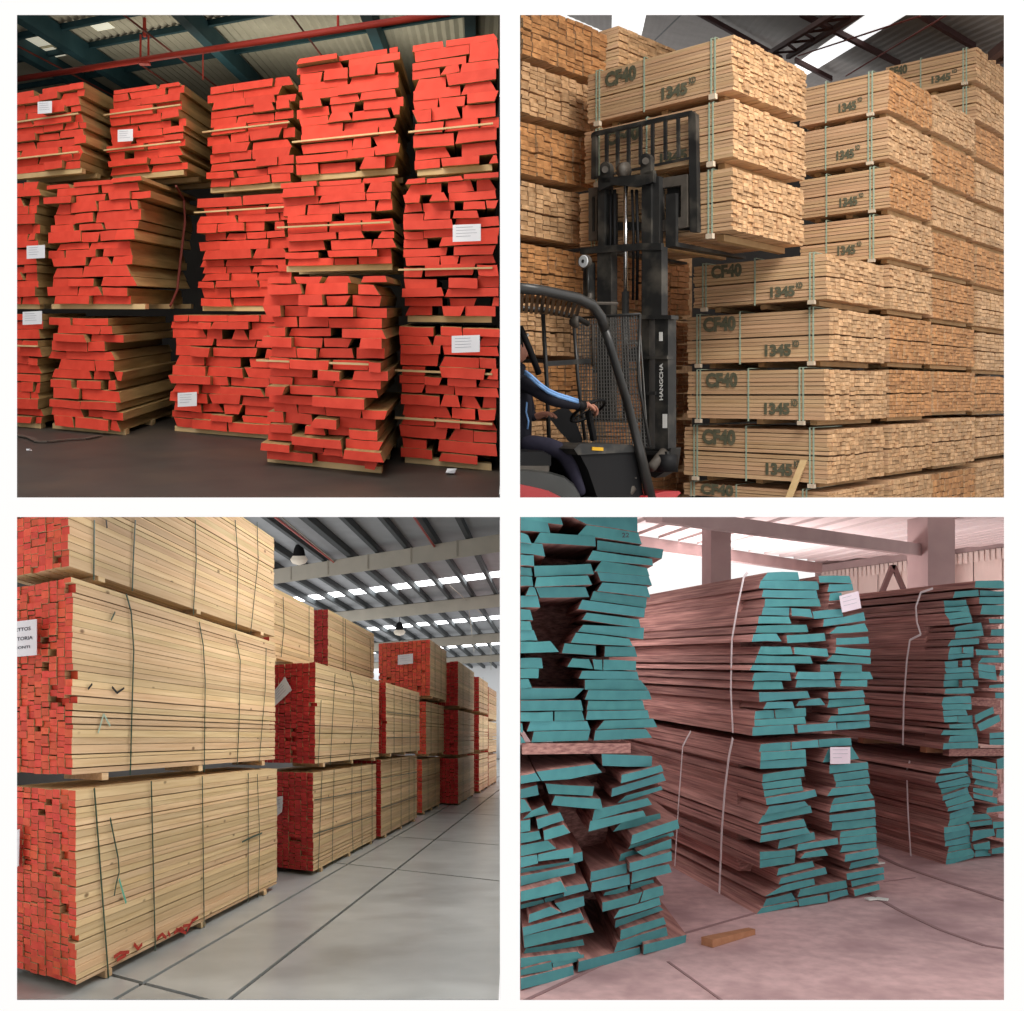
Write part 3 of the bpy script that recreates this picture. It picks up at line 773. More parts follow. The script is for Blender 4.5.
def spruce_pack(xc, Y, yt, yb, xf, cols, rows, label, seed, cw=.088, end='red_saw', end_single=True, face_single=True, straps=(), jit=.012, lay=.4, skip=.03, core=0,
                start=None, bearer=.045, Zt=None, X=None, lean=0.):
    x = X if X is not None else (xc-PX)/F*Y
    base = Vector((x, Y, 0)); px = PX+x/Y*F
    O = R.P(px, yb, Y); H = (yb-yt)/F*Y
    if Zt is not None: H = Zt-(R.H-yb)/F*Y
    L = R.tpx(xf, base, DA)
    root = thing('lumber_pack', label, 'lumber pack', O)
    O2 = O+UP*bearer; rt = (H-bearer-.008)/(rows+.3)
    for f in (.10, .5, .9):
        p = O+DA*(L*f)-DB*.012; q = O+DA*(L*f)+DB*(cols*cw)
        MB().bar(p+UP*bearer*.5, q+UP*bearer*.5, DA*.045, UP*bearer*.49).build('bearer', M['spruce'], root)
    if end_single and face_single: fn = None
    elif face_single: fn = lambda c, r: c == 0
    else: fn = lambda c, r: False
    sawn_pack(root, O2, DB, DA, cols, rows, cw, rt, L, M['spruce'], M[end], seed, 0, jit, fn, lay, vary=.28, skip=skip, start=start)
    if core:
        sawn_pack(root, O2+DB*(cols*cw), DB, DA, core, rows, cw, rt, L, M['spruce'], M[end], seed+500, 0, jit, lambda c, r: False, lay, vary=.28, start=start)
    n = Vector((DA.y, -DA.x, 0)).normalized()
    for pts, wd, mat in straps:
        mb = MB()
        q = [R.on(a, b, base+n*(.012), DA) for a, b in pts]
        ribbon(mb, q, wd, .004, n); mb.build('strap', M[mat], root)
    return root, O2, base, L, rt
def vs(x0, y0, x1, y1, bow=0): return [(x0, y0), ((x0+x1)/2+bow, (y0+y1)/2), (x1, y1)]
G = 'dgreen_strap'
N3 = spruce_pack(76, 5.84, 787, 993, 277, 5, 28, 'nearest bottom pack of pale boards, red ends, red spray marks along its lowest boards', 201, core=4, jit=.010,
    straps=[(vs(94, 788, 108.5, 981), .013, G), (vs(151, 781, 155, 951), .013, G), (vs(202, 776, 204, 932), .011, G), (vs(248, 773, 248, 903), .011, G), (vs(257, 774, 258, 898, 2), .006, G)])
N2 = spruce_pack(72, 5.9, 574, 783, 275, 5, 28, 'second-level nearest pack of pale boards, red ends, white notice pinned to its end', 202, core=4, jit=.012, skip=.08,
    straps=[([(126, 594), (131, 612), (133.5, 650), (132, 700), (130, 775)], .013, G), ([(199, 622), (203, 645), (205, 680), (204, 772)], .012, G), ([(235, 634), (240, 660), (239, 720), (237, 765)], .011, G), ([(266, 648), (265, 690), (259, 762)], .009, G)],
    start=None)
zt1 = 2.02
O1y = (R.H-571)/F*5.9
N1 = spruce_pack(68, 5.9, 500, 571, 274, 5, 24, 'topmost nearest pack of pale boards with red ends, cut off by the opening above', 203, core=4, jit=.012, Zt=zt1, bearer=.03,
    straps=[([(94, 520), (93.5, 580)], .013, G), ([(135, 520), (133, 560), (132, 591)], .013, G), ([(195, 520), (196, 560), (193, 615)], .012, G), ([(235, 520), (238, 560), (236, 630)], .011, G), ([(257, 522), (258, 560), (250, 638)], .009, G)],
    start=lambda v: max(0, ((O1y+.03+v)/.2345-5.9)/.998))
for xs in N1[0].children: pass
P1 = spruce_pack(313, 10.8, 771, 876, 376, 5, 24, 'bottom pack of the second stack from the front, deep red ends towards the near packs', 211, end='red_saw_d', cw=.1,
    straps=[(vs(322, 771, 318, 873), .012, G), (vs(334, 769, 332, 864), .012, G), (vs(352, 764, 353, 853, -1), .012, G), (vs(361, 763, 362, 850), .012, G), (vs(372, 760, 372, 845), .012, G),
            ([(314, 800), (376, 789)], .010, G), ([(314, 834), (376, 815)], .010, G)], core=5)
P2 = spruce_pack(315, 10.8, 660, 768, 379, 5, 24, 'second-level pack of the second stack, deep red ends, white sheet tilted on them', 212, end='red_saw_d', cw=.1,
    straps=[(vs(321, 700, 318, 766), .012, G), (vs(335, 674, 330, 765), .012, G), ([(350, 672), (354, 690), (353, 720), (349, 762)], .012, G), (vs(371, 682, 370, 760, 2), .012, G)], core=5)
P3 = spruce_pack(270, 11.3, 583, 660, 314, 3, 18, 'third-level pale pack set back behind the topmost nearest pack', 213, cw=.1, X=-2.72,
    straps=[(vs(283, 597, 281, 657, 2), .012, G), (vs(309, 606, 309, 657), .012, G)], core=4)
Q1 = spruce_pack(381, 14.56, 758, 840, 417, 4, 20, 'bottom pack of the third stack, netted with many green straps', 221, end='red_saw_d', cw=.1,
    straps=[(vs(x, 757, x, 836-(x-384)*.55), .012, G) for x in (391, 401, 409, 414)]+[([(382, 778), (417, 772)], .01, G), ([(382, 808), (417, 796)], .01, G)], core=6)
Q2 = spruce_pack(386, 14.56, 681, 757, 419.5, 4, 20, 'second-level pack of the third stack, its top cut slanting, netted with green straps', 222, end='red_saw_d', cw=.1,
    straps=[(vs(x, 683+(x-386)*.4, x, 754), .012, G) for x in (394, 402, 410, 416)]+[([(387, 712), (419, 716)], .01, G), ([(387, 738), (419, 737)], .01, G)], core=6)
Q3 = spruce_pack(328, 15.1, 607, 681, 374, 3, 18, 'third-level pack set back on the third stack, red ends at its near edge', 223, end='red_saw_d', cw=.12, X=(328-PX)/F*15.1,
    straps=[(vs(343, 618, 343, 676), .014, G), (vs(345.5, 619, 345.5, 676), .014, G), (vs(370, 638, 371, 676), .014, G)], core=3)
R1 = spruce_pack(422, 19.1, 758, 815.5, 440, 3, 16, 'bottom pack of the fourth stack in the long row', 231, end='red_saw', cw=.11, end_single=False,
    straps=[(vs(x, 758, x, 812-(x-422)*.5), .014, G) for x in (428, 435, 440)], core=8)
R2 = spruce_pack(426, 19.1, 700, 756.5, 444, 3, 16, 'second-level pack of the fourth stack in the long row', 232, end='red_saw', cw=.11, end_single=False,
    straps=[(vs(x, 700, x, 756), .014, G) for x in (431, 438, 443)], core=8)
R3 = spruce_pack(430, 19.1, 638, 698, 446.5, 12, 18, 'bright red pack end facing forward high in the row, white label in its middle', 233, end='red_saw', cw=.115, end_single=True, jit=.005, lay=.1,
    straps=[(vs(x, 640+(x-430)*.8, x, 696), .014, G) for x in (435, 441, 446)])
for k, (yt, yb) in enumerate([(757, 806), (708, 757), (660, 708)]):
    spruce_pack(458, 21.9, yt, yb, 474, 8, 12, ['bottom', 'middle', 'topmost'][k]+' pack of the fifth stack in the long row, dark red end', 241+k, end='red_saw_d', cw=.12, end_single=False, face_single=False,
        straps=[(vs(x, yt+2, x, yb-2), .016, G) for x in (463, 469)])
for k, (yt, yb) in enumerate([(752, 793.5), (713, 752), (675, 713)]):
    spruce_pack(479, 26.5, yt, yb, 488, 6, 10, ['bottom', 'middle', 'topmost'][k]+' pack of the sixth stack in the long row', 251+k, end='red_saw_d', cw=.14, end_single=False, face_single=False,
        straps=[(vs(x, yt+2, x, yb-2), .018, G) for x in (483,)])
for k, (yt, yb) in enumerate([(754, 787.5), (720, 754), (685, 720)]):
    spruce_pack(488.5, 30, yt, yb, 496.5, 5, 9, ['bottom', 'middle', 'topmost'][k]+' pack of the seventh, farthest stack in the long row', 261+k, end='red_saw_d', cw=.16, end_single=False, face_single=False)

def bl_marks():
    n = Vector((DA.y, -DA.x, 0)).normalized()
    def mark(pack, name, pts, wd, mat, off=.013):
        base = pack[2]
        q = [R.on(a, b, base+n*off, DA) for a, b in pts]
        mb = MB(); ribbon(mb, q, wd, .002, n); return mb.build(name, M[mat], pack[0])
    # red spray strokes along the lowest boards of the nearest pack
    for pts in ([(114, 957), (120, 953), (129, 952)], [(117, 960), (126, 955)], [(134, 944), (138, 949), (142, 944)], [(157, 939), (162, 934), (166, 938)], [(168, 932), (170, 936)],
                [(174, 933), (181, 928), (184, 931)], [(183, 926), (190, 925)], [(187, 931), (192, 921), (198, 917)], [(176, 929), (186, 933)]):
        mark(N3, 'spray_mark', pts, .022, 'spray')
    mark(N3, 'cut_strap', [(110, 818), (114, 838), (118, 858), (119, 872), (116, 884), (114, 896)], .014, 'dgreen_strap', .02)
    mark(N3, 'cut_strap', [(119, 879), (123, 893), (126, 903)], .016, 'mint_strap', .02)
    mark(N3, 'cut_strap', [(242, 842), (252, 837), (262, 833)], .016, 'dgreen_strap', .02)
    for pts, m in (([(88, 689), (92, 684)], 'black'), ([(112, 687), (117, 693), (124, 688)], 'black'), ([(111, 620), (115, 612)], 'dgreen_strap'), ([(98, 733), (103.5, 714), (110, 726)], 'green_strap'),
                   ([(106, 520), (107, 528)], 'black')):
        mark(N2 if pts[0][1] > 560 else N1, 'chalk_mark', pts, .014, m)
    # notice on the near end
    e = N2[2]
    o, a = tag(N2[0], R, ((4, 623), (37, 619), (37, 655), (4, 658)), e, DB, -.06, M['paper'], 0, name='notice')
    nn = Vector((DB.y, -DB.x, 0)).normalized()
    if nn.y > 0: nn = -nn
    for s, f, w0 in (('UERTTOS', .20, .86), ('LUSTORIA', .46, .92), ('JS CONTI', .72, .84)):
        l0 = a[0].lerp(a[3], f+.09)+nn*.006; r0 = a[1].lerp(a[2], f+.09)+nn*.006
        xd = (r0-l0).normalized()
        lettering('printed_line', s, l0+xd*((r0-l0).length*.18), xd, UP, (r0-l0).length*(w0-.2), (a[0]-a[3]).length*.10, M['ink'], o, .02)
    tag(P2[0], R, ((275, 690), (285, 677), (292, 690), (275, 706)), P2[2], DB, -.05, M['paper'], 4, 3)
    tag(P1[0], R, ((277, 797), (283, 796), (282, 812), (277, 816)), P1[2], DB, -.05, M['paper'], 3, 4)
    tag(R3[0], R, ((398, 655), (413, 653.5), (413, 663.5), (398, 665)), R3[2], DB, -.05, M['paper'], 3, 5)
    tag(N3[0], R, ((5, 833), (20, 829), (19, 866), (5, 872)), N3[2], DB, -.05, M['paper'], 0, 6)
bl_marks()

def bl_roof():
    zc = 5.0
    root = bpy.data.objects.new('ceiling', None); root.location = R.W(-3, 40, zc); root['kind'] = 'structure'
    root['label'] = 'grey steel roof with tan girders, dark purlins and bright skylight strips over the long row'; link(root)
    xr = -.068
    ub = Vector((-DB.x, -DB.y)); da = Vector((DA.x, DA.y))
    def P(x, y, z): return R.W(x, y, z)
    def at(px, py, z):
        Y = z*1000/(R.H-py); return Vector(((px-PX)/F*Y, Y))
    def cross_line(py_at, px_at, z):
        """points where the line along the board ends through a picture point meets x=left and x=right"""
        p = at(px_at, py_at, z); return p
    def seg(p, xl):
        # along ub from x=xl to x=xr
        t0 = (xl-p.x)/ub.x; t1 = (xr-p.x)/ub.x; return p+ub*t0, p+ub*t1
    ys = [21.5, 33.2, 43.5, 54, 64, 75]
    strips = [at(400, 586, zc).y+.0, at(430, 623, zc).y, 54, 64]
    # sheet between the skylight strips, laid along the board ends direction
    def yl(p, x): return p.y+ub.y*(x-p.x)/ub.x
    anchors = []
    for pxy in ((400, 586.5), (430, 623.5), (478, 645), (488, 659)):
        c = at(pxy[0], pxy[1], zc); anchors.append(c)
    half = [.55, .6, .6, .5]
    xl = -11.0
    edges = []
    first = Vector((-3, 23.2))
    prev = [(xl, 20.6), (xr, 20.6)]
    for c, h in zip(anchors, half):
        cur = [(xl, yl(c, xl)-h), (xr, yl(c, xr)-h)]
        mesh('roof_sheet', [P(prev[0][0], prev[0][1], zc), P(prev[1][0], prev[1][1], zc), P(cur[1][0], cur[1][1], zc), P(cur[0][0], cur[0][1], zc)], [(0, 1, 2, 3)], M['roof_bl'], root)
        nx = [(xl, yl(c, xl)+h), (xr, yl(c, xr)+h)]
        mesh('skylight_strip', [P(cur[0][0], cur[0][1], zc), P(cur[1][0], cur[1][1], zc), P(nx[1][0], nx[1][1], zc), P(nx[0][0], nx[0][1], zc)], [(0, 1, 2, 3)], M['skylight_b'], root)
        prev = nx
    mesh('roof_sheet', [P(prev[0][0], prev[0][1], zc), P(prev[1][0], prev[1][1], zc), P(xr, 76, zc), P(xl, 76, zc)], [(0, 1, 2, 3)], M['roof_bl'], root)
    # girders
    for (px, py, hb) in ((400, 566, .42), (430, 613.5, .42), (470, 644, .42), (486, 662, .4), (492, 675, .4), (495, 686, .4)):
        z = zc-.62; c = at(px, py, z)
        a, b = seg(c, xl)
        mb = MB(); mb.bar(P(a.x, a.y, z+hb*.5), P(b.x, b.y, z+hb*.5), Vector((0, .14, 0)), UP*hb*.5)
        g = mb.build('girder', M['girder'], root)
        if py < 600:
            st = MB()
            for k in range(1, 9):
                q = a.lerp(b, k/9)
                st.bar(P(q.x, q.y-.15, z+.02), P(q.x, q.y-.15, z+hb-.02), Vector((.02, 0, 0)), Vector((0, .02, 0)))
            st.build('girder_stiffener', M['girder'], g)
    # purlins along the row
    k = 0
    x = at(514, 519, zc).x
    x0 = at(314, 519, zc).x; x1 = at(462, 519, zc).x; sp = (x1-x0)/4
    for i in range(-6, 5):
        X = x0+sp*i; Yb = zc*1000/(R.H-519)
        p = Vector((X, Yb))-da*2.0; q = p+da*((72-Yb)/da.y)
        if q.x > xr: q = p+da*((xr-p.x)/da.x)
        if p.x > xr: continue
        wd = .055 if i != 0 else .085
        MB().bar(P(p.x, p.y, zc-.10), P(q.x, q.y, zc-.10), Vector((wd, 0, 0)), UP*.09).build('purlin', M['purlin_bl'], root)
    # thin pipes under the purlins
    for (a, b) in (((275, 517), (347, 572)), ((414, 517), (441, 556)), ((281, 517), (340, 566))):
        A, B = at(*a, zc-.28), at(*b, zc-.28)
        MB().tube([P(A.x, A.y, zc-.28), P(B.x, B.y, zc-.28)], .028 if a[0] != 281 else .015, 6).build('conduit', M['red_pipe'] if a[0] != 281 else M['girder'], root)
    for (x0_, y0_, x1_, y1_) in ((468, 600, 474, 652), (449, 585, 482, 614), (491, 640, 491, 690)):
        A, B = at(x0_, y0_, zc-.3), at(x1_, y1_, zc-.3)
        MB().tube([P(A.x, A.y, zc-.3), P(B.x, B.y, zc-.3)], .015, 6).build('conduit', M['girder'], root)
    return at
at_bl = bl_roof()
def bl_lamps():
    for (px, py, ptop, r_, Y, lab) in ((299, 551, 522, .115, 26.0, 'dome lamp hanging near the first tan girder'), (399.5, 626.5, 613, .12, 40.0, 'smaller dome lamp hanging farther back under the skylight strip')):
        zb = (R.H-py)/F*Y-.12
        X = (px-PX)/F*Y
        c = R.W(X, Y, zb)
        root = thing('pendant_lamp', lab, 'lamp', c)
        n = 16; prof = [(.05, .30), (.09, .27), (r_*1.1, .18), (r_*1.35, .06), (r_*1.45, 0)]
        vs_ = []; fs = []
        for k, (rr, z) in enumerate(prof):
            for j in range(n):
                an = 2*math.pi*j/n; vs_.append(c+Vector((rr*math.cos(an), rr*math.sin(an), z)))
        for k in range(len(prof)-1):
            for j in range(n): fs.append((k*n+j, k*n+(j+1) % n, (k+1)*n+(j+1) % n, (k+1)*n+j))
        fs.append(tuple(range(n)))
        o = mesh('lamp_shade', vs_, fs, M['black'], root, None, True)
        bowl = []; fs = []
        for k, (rr, z) in enumerate([(r_*1.42, 0.0), (r_*2.0, -.10), (r_*1.5, -.2), (.02, -.25)]):
            for j in range(n):
                an = 2*math.pi*j/n; bowl.append(c+Vector((rr*math.cos(an), rr*math.sin(an), z)))
        for k in range(3):
            for j in range(n): fs.append((k*n+j, k*n+(j+1) % n, (k+1)*n+(j+1) % n, (k+1)*n+j))
        mesh('lamp_bowl', bowl, fs, M['lamp_bowl'], root, None, True)
        MB().tube([c+UP*.30, R.W(X, Y, 4.98)], .012, 6).build('cord', M['black'], root)
bl_lamps()

# ================================================================== bottom right shed: teal-ended boards
R = BR; HR = 2.0
def br_floor():
    root = bpy.data.objects.new('floor', None); root.location = R.W(3, 10, -HR); root['kind'] = 'structure'
    root['label'] = 'dusty pink concrete floor with cracked joints under the teal-ended packs'; link(root)
    q = [(.0, 5.7), (5.5, 5.7), (22, 40), (.0, 40)]
    q = [(-.05, 5.7), (6, 5.7), (24, 40), (-.05, 40)]
    # slabs cut along the joints seen in the picture
    J1 = [R.fl(*p, HR) for p in ((500, 1010), (683, 936), (756, 916))]
    top = [R.W(x, y, -HR) for x, y in q]
    MB().prism(top, [p-UP*.03 for p in top]).build('concrete_slab', M['pink_floor'], root)
    def joint(pts, wd, name='joint', m='pink_dust'):
        mb = MB(); pp = [R.fl(x, y, HR)+UP*.001 for x, y in pts]
        ribbon(mb, pp, wd, .004, Vector((0, -R.s, 1)).normalized()); mb.build(name, M[m], root)
    joint(((525, 1001), (600, 966), (683, 934), (757, 913)), .028)
    joint(((868, 893), (900, 911), (940, 930), (985, 946), (1010, 950)), .035)
    joint(((866, 850), (900, 866), (950, 883), (1008, 902)), .05)
    joint(((884, 882), (915, 878)), .015, 'crack')
    joint(((668, 962), (700, 985), (722, 1001)), .018, 'crack')
br_floor()
DBL = Vector((-.03, 1, 0)); DBL = Vector((DBL.x, DBL.y, R.s))     # boards of the nearest stack
def floor_xy(px, py): p = R.fl(px, py, HR); return Vector((p.x, p.y, 0))
V0, V1p = floor_xy(522, 990), floor_xy(686, 938)
UV = (V1p-V0).normalized(); UV = Vector((UV.x, UV.y, R.s*UV.y))
W0 = floor_xy(756, 914.5); X0 = floor_xy(945, 865)
UWd = R.dir(2350); DWd = R.dir(300)

def hand_pack(name_label, P0, U, D, L, crop, boards, seed, recess=(), proud=(), cap=None, ext=None, parent=None, jag=.03):
    """boards given one by one as end outlines on the plane of the pack's face"""
    ox, oy, sc = crop
    r = random.Random(seed)
    if parent is None:
        ys = [oy+b[k]/sc for b in boards for k in range(1, len(b), 2)]
        px = PX+P0.x/P0.y*F
        root = thing('lumber_pack', name_label, 'lumber pack', R.P(px, max(ys), P0.y))
    else: root = parent
    for i, b in enumerate(boards):
        pts = [(ox+(b[k]+(60 if ext and b[k] >= ext else 0))/sc, oy+b[k+1]/sc) for k in range(0, len(b), 2)]
        off = r.uniform(-jag, jag)
        if i in recess: off = .11
        if i in proud: off = -.09
        base = P0+Vector((D.x, D.y, 0))*off
        n = len(pts)
        if n == 4:   # add waney mid points so long edges are not ruler straight
            j = lambda a, c: ((a[0]+c[0])/2+r.uniform(-.4, .4), (a[1]+c[1])/2+r.uniform(-.55, .55))
            pts = [pts[0], j(pts[0], pts[1]), pts[1], pts[2], j(pts[2], pts[3]), pts[3]]
        fr = [R.on(x, y, base, U) for x, y in pts]
        c = sum((p for p in fr), Vector())/len(fr)
        fr = [c+Vector(((p.x-c.x)*.992, (p.y-c.y)*.992, (p.z-c.z)*1.02)) for p in fr]
        LL = L*r.uniform(.92, 1.0)
        if cap: LL = min(LL, cap(c))
        bk = []
        wv = r.uniform(-.015, .015)
        for p in fr: bk.append(p+D*LL+UP*wv)
        MB().prism(fr, bk, 1, 0).build('board', [M['brown_wood'], M['teal_end']], root)
    return root
def inner(root, P0, U, D, x0, x1, yt, yb, d0, d1, pitch, taper=0., capx=None):
    """boards in the heart of a pack, seen only through its gaps"""
    r = random.Random(int(x0)); mb = MB(); base = P0+Vector((D.x, D.y, 0))*d0; y = yb
    while y-pitch > yt:
        a, c = x0+r.uniform(0, 2), x1-r.uniform(0, 4)
        f = [R.on(a, y-pitch+.25, P0, U)+D*d0, R.on(c, y-pitch+.25, P0, U)+D*d0, R.on(c, y, P0, U)+D*d0, R.on(a, y, P0, U)+D*d0]
        if capx:
            k = [p+D*(capx(p)-d0) for p in f]
        else: k = [p+D*(d1-d0) for p in f]
        mb.prism(f, k); y -= pitch
    o = mb.build('inner_boards', M['brown_wood'], root); o['kind'] = 'stuff'
def bearer(root, P0, U, D, px0, px1, yt, yb, ds, mat='brown_wood', name='bearer'):
    for d in ds:
        base = P0+Vector((D.x, D.y, 0))*d
        k = base.y
        a0 = R.on(px0, yt, P0, U); a1 = R.on(px1, yt, P0, U); b0 = R.on(px0, yb, P0, U)
        h = (a0.z-b0.z)
        MB().bar(a0+D*d-UP*h*.5, a1+D*d-UP*h*.5, D*.05, UP*h*.5).build(name, M[mat], root)
cV = lambda c: max(.12, (c.x-.03)/.03*.98 if c.x < .12 else 2.2)
B_V1 = [
 # crop at (517, 515), 5.689 px per px
 [250,-20,685,-15,688,95,395,52],[400,52,690,98,712,165,345,112],[130,100,445,120,450,178,95,158],[20,-20,240,-20,262,55,20,22],[20,25,175,42,190,102,20,88],
 [20,100,62,115,85,165,20,155],[20,157,145,165,160,235,20,217],[455,145,835,195,825,247,455,200],[430,203,770,249,775,287,400,255],[480,262,740,300,755,347,440,320],
 [455,325,750,347,770,400,475,375],[485,385,740,405,760,468,455,432],[435,434,740,470,735,528,415,485],[370,484,730,530,725,582,345,535],[395,557,695,594,705,640,370,595],
 [95,290,420,278,440,335,100,350],[110,355,405,345,428,395,100,408],[105,413,390,410,412,465,130,470],[20,225,95,230,98,290,20,285],[20,295,80,300,90,346,20,343],
 [20,350,85,352,92,403,20,403],[20,460,118,460,132,525,20,525],[70,410,100,412,116,456,50,456],[20,535,75,540,92,598,20,598],[20,602,75,605,88,655,20,655]]
B_V1b = [
 # crop at (517, 625)
 [375,0,725,15,720,80,345,38],[20,30,95,30,118,88,20,90],[20,95,190,92,240,152,20,160],[335,45,640,78,660,118,305,100],[270,105,448,118,450,172,255,160],[500,122,668,122,685,180,497,180],
 [315,190,410,195,435,250,285,238],[430,195,485,198,487,257,440,252],[492,198,678,205,678,258,490,258],[20,190,140,188,148,245,20,245],[20,250,125,248,122,302,20,302],[20,310,65,308,85,355,20,360],
 [370,262,685,265,695,310,350,305],[385,314,705,314,748,368,385,368],[405,372,750,372,768,422,385,425],[405,432,715,428,730,482,395,485],[400,490,745,484,755,530,390,540],[495,545,775,532,800,580,450,596],
 [445,602,735,592,770,640,435,658],[20,360,385,360,325,415,20,425],[20,432,365,428,378,485,20,490],[20,497,205,493,205,545,20,548],[213,493,370,490,385,542,213,545],[75,550,400,547,420,597,55,605],
 [95,608,418,600,405,655,80,668],[20,560,30,560,35,610,20,610],[20,630,30,640,50,670,20,672]]
B_V2 = [
 # crop at (517, 735)
 [480,110,770,120,768,178,485,175],[20,232,105,215,135,260,20,278],[110,210,330,180,445,165,485,212,300,250,140,262],[160,278,440,292,430,345,180,335],[215,348,475,362,490,422,195,400],
 [595,228,820,170,835,205,590,275],[540,305,830,218,848,258,535,352],[620,345,820,290,830,310,560,395],[440,425,745,358,770,395,425,490],[415,492,720,430,735,460,405,550],[590,500,815,445,822,495,545,550],
 [655,570,915,480,925,530,645,625],[645,628,890,552,895,572,630,650],[590,678,660,655,715,690,575,730],[680,665,878,590,880,642,720,690],
 [20,310,115,285,125,340,20,360],[20,365,45,370,85,430,20,445],[85,430,155,400,180,445,30,480],[20,490,75,482,75,545,20,555],[110,480,245,440,268,485,120,535],[20,560,125,545,138,590,20,615],[150,545,265,510,305,555,155,600],
 [20,630,175,600,225,645,20,690]]
B_V2b = [
 # crop at (517, 850)
 [640,75,880,7,882,60,640,125],[420,125,625,75,625,130,415,180],[425,188,640,137,643,195,420,240],[655,127,865,80,882,125,650,188],[500,242,630,205,632,245,490,260],[645,197,775,168,785,190,645,240],
 [485,300,715,237,690,300,485,352],[720,232,830,203,835,255,700,298],[580,342,700,305,810,268,820,310,700,350,550,390],[560,402,810,320,835,340,555,445],[590,457,835,382,850,420,585,515],[570,527,850,437,860,485,550,585],
 [720,540,965,482,960,530,718,595],[350,637,700,552,705,600,345,695],[120,27,320,-15,322,40,120,65],[20,42,115,27,120,75,20,100],[300,30,372,10,375,60,295,85],[20,107,310,62,320,85,20,145],[20,150,330,87,335,130,20,205],
 [20,237,250,175,285,235,20,295],[270,212,395,190,408,225,265,265],[20,312,150,282,155,300,20,335],[155,277,265,247,270,275,160,300],[70,367,190,322,255,355,65,415],[215,305,380,262,385,315,260,358],[30,442,365,357,385,395,35,490],
 [35,492,400,412,440,465,40,558],[50,562,375,507,385,540,30,600],[20,617,345,577,385,610,20,670],[20,682,195,637,205,680,20,715],[200,634,380,592,385,620,205,675],[20,732,320,657,325,710,20,795]]
v1 = hand_pack('nearest upper pack of teal-ended boards at the left, reaching above the opening', V0, UV, DBL, 2.2, (517, 515, 5.689), B_V1, 301, cap=cV)
hand_pack(None, V0, UV, DBL, 2.2, (517, 625, 5.689), B_V1b, 302, cap=cV, parent=v1)
bearer(v1, V0+Vector((.03, .03, 0)), UV, DBL, 522, 630, 743, 754, (.02,))
bearer(v1, V0+Vector((.03, .03, 0)), UV, DBL, 560, 632, 743, 754, (.6, 1.4))
v2 = hand_pack('nearest lower pack of teal-ended boards at the left, spilling unevenly onto the floor', V0, UV, DBL, 2.0, (517, 735, 5.689), B_V2, 303, recess=(7, 10, 12, 13), proud=(1, 2, 5, 11), cap=cV)
hand_pack(None, V0, UV, DBL, 2.0, (517, 850, 5.689), B_V2b, 304, recess=(4, 5, 9, 16, 17, 21, 22, 27), proud=(12, 19, 0), cap=cV, parent=v2)
lettering('chalk_mark', '22', R.on(622, 537.5, V0-Vector((.03, .05, 0)), UV), Vector((UV.x, UV.y, 0)).normalized(), UP, .075, .032, M['ink'], v1, .02)

inner(v1, V0, UV, DBL, 529, 630, 509, 742, .95, 2.0, 8.6, capx=lambda p: max(1.0, min(2.0, (p.x-.03)/.03)))
inner(v2, V0, UV, DBL, 529, 625, 770, 930, .85, 1.9, 9.5, capx=lambda p: max(.9, min(1.9, (p.x-.03)/.03)))
B_W1 = [[155,42,325,40,335,85,120,85],[115,88,440,92,445,138,105,130],[130,140,430,142,440,188,120,180],[140,190,445,190,455,232,135,235],[130,238,278,240,275,285,120,280],[288,242,395,248,410,295,290,285],
 [105,288,275,290,290,328,100,328],[95,342,375,335,385,375,85,380],[75,390,205,385,235,428,65,430],[260,395,475,382,482,425,265,438],[115,458,285,458,298,500,100,500],[303,462,490,470,498,515,305,500],[95,508,395,512,410,552,80,550],
 [70,562,305,564,315,603,55,590],[80,606,280,606,290,648,65,650],[325,600,525,600,535,640,308,640],[570,600,730,600,748,640,560,640],[80,655,235,655,245,695,70,698],[320,646,530,645,540,685,310,688],[570,648,715,645,715,683,560,680],
 [105,715,380,708,395,745,108,768],[150,770,295,767,308,805,130,808],[330,765,390,755,450,747,480,785,315,790],[85,822,190,815,195,862,80,866],[195,815,370,802,372,848,200,860],[80,870,365,852,372,890,80,905],[70,912,300,897,308,945,68,958],[320,900,540,884,545,925,325,942],
 [545,887,725,874,730,910,545,925],[440,62,615,62,630,102,445,98],[500,108,630,105,638,142,490,150],[505,160,570,155,575,195,498,200],[405,262,570,248,580,288,415,302],[470,305,590,290,695,265,705,312,590,328,465,345],[545,347,700,327,722,372,500,385],
 [540,410,720,402,725,440,538,448],[540,460,735,475,730,510,532,495],[520,505,735,520,735,555,485,540],[450,560,685,560,685,598,450,600],[495,715,690,702,705,742,495,750],[500,758,695,750,700,782,488,800],[550,805,725,787,728,815,550,838],[510,848,725,837,730,870,490,882]]
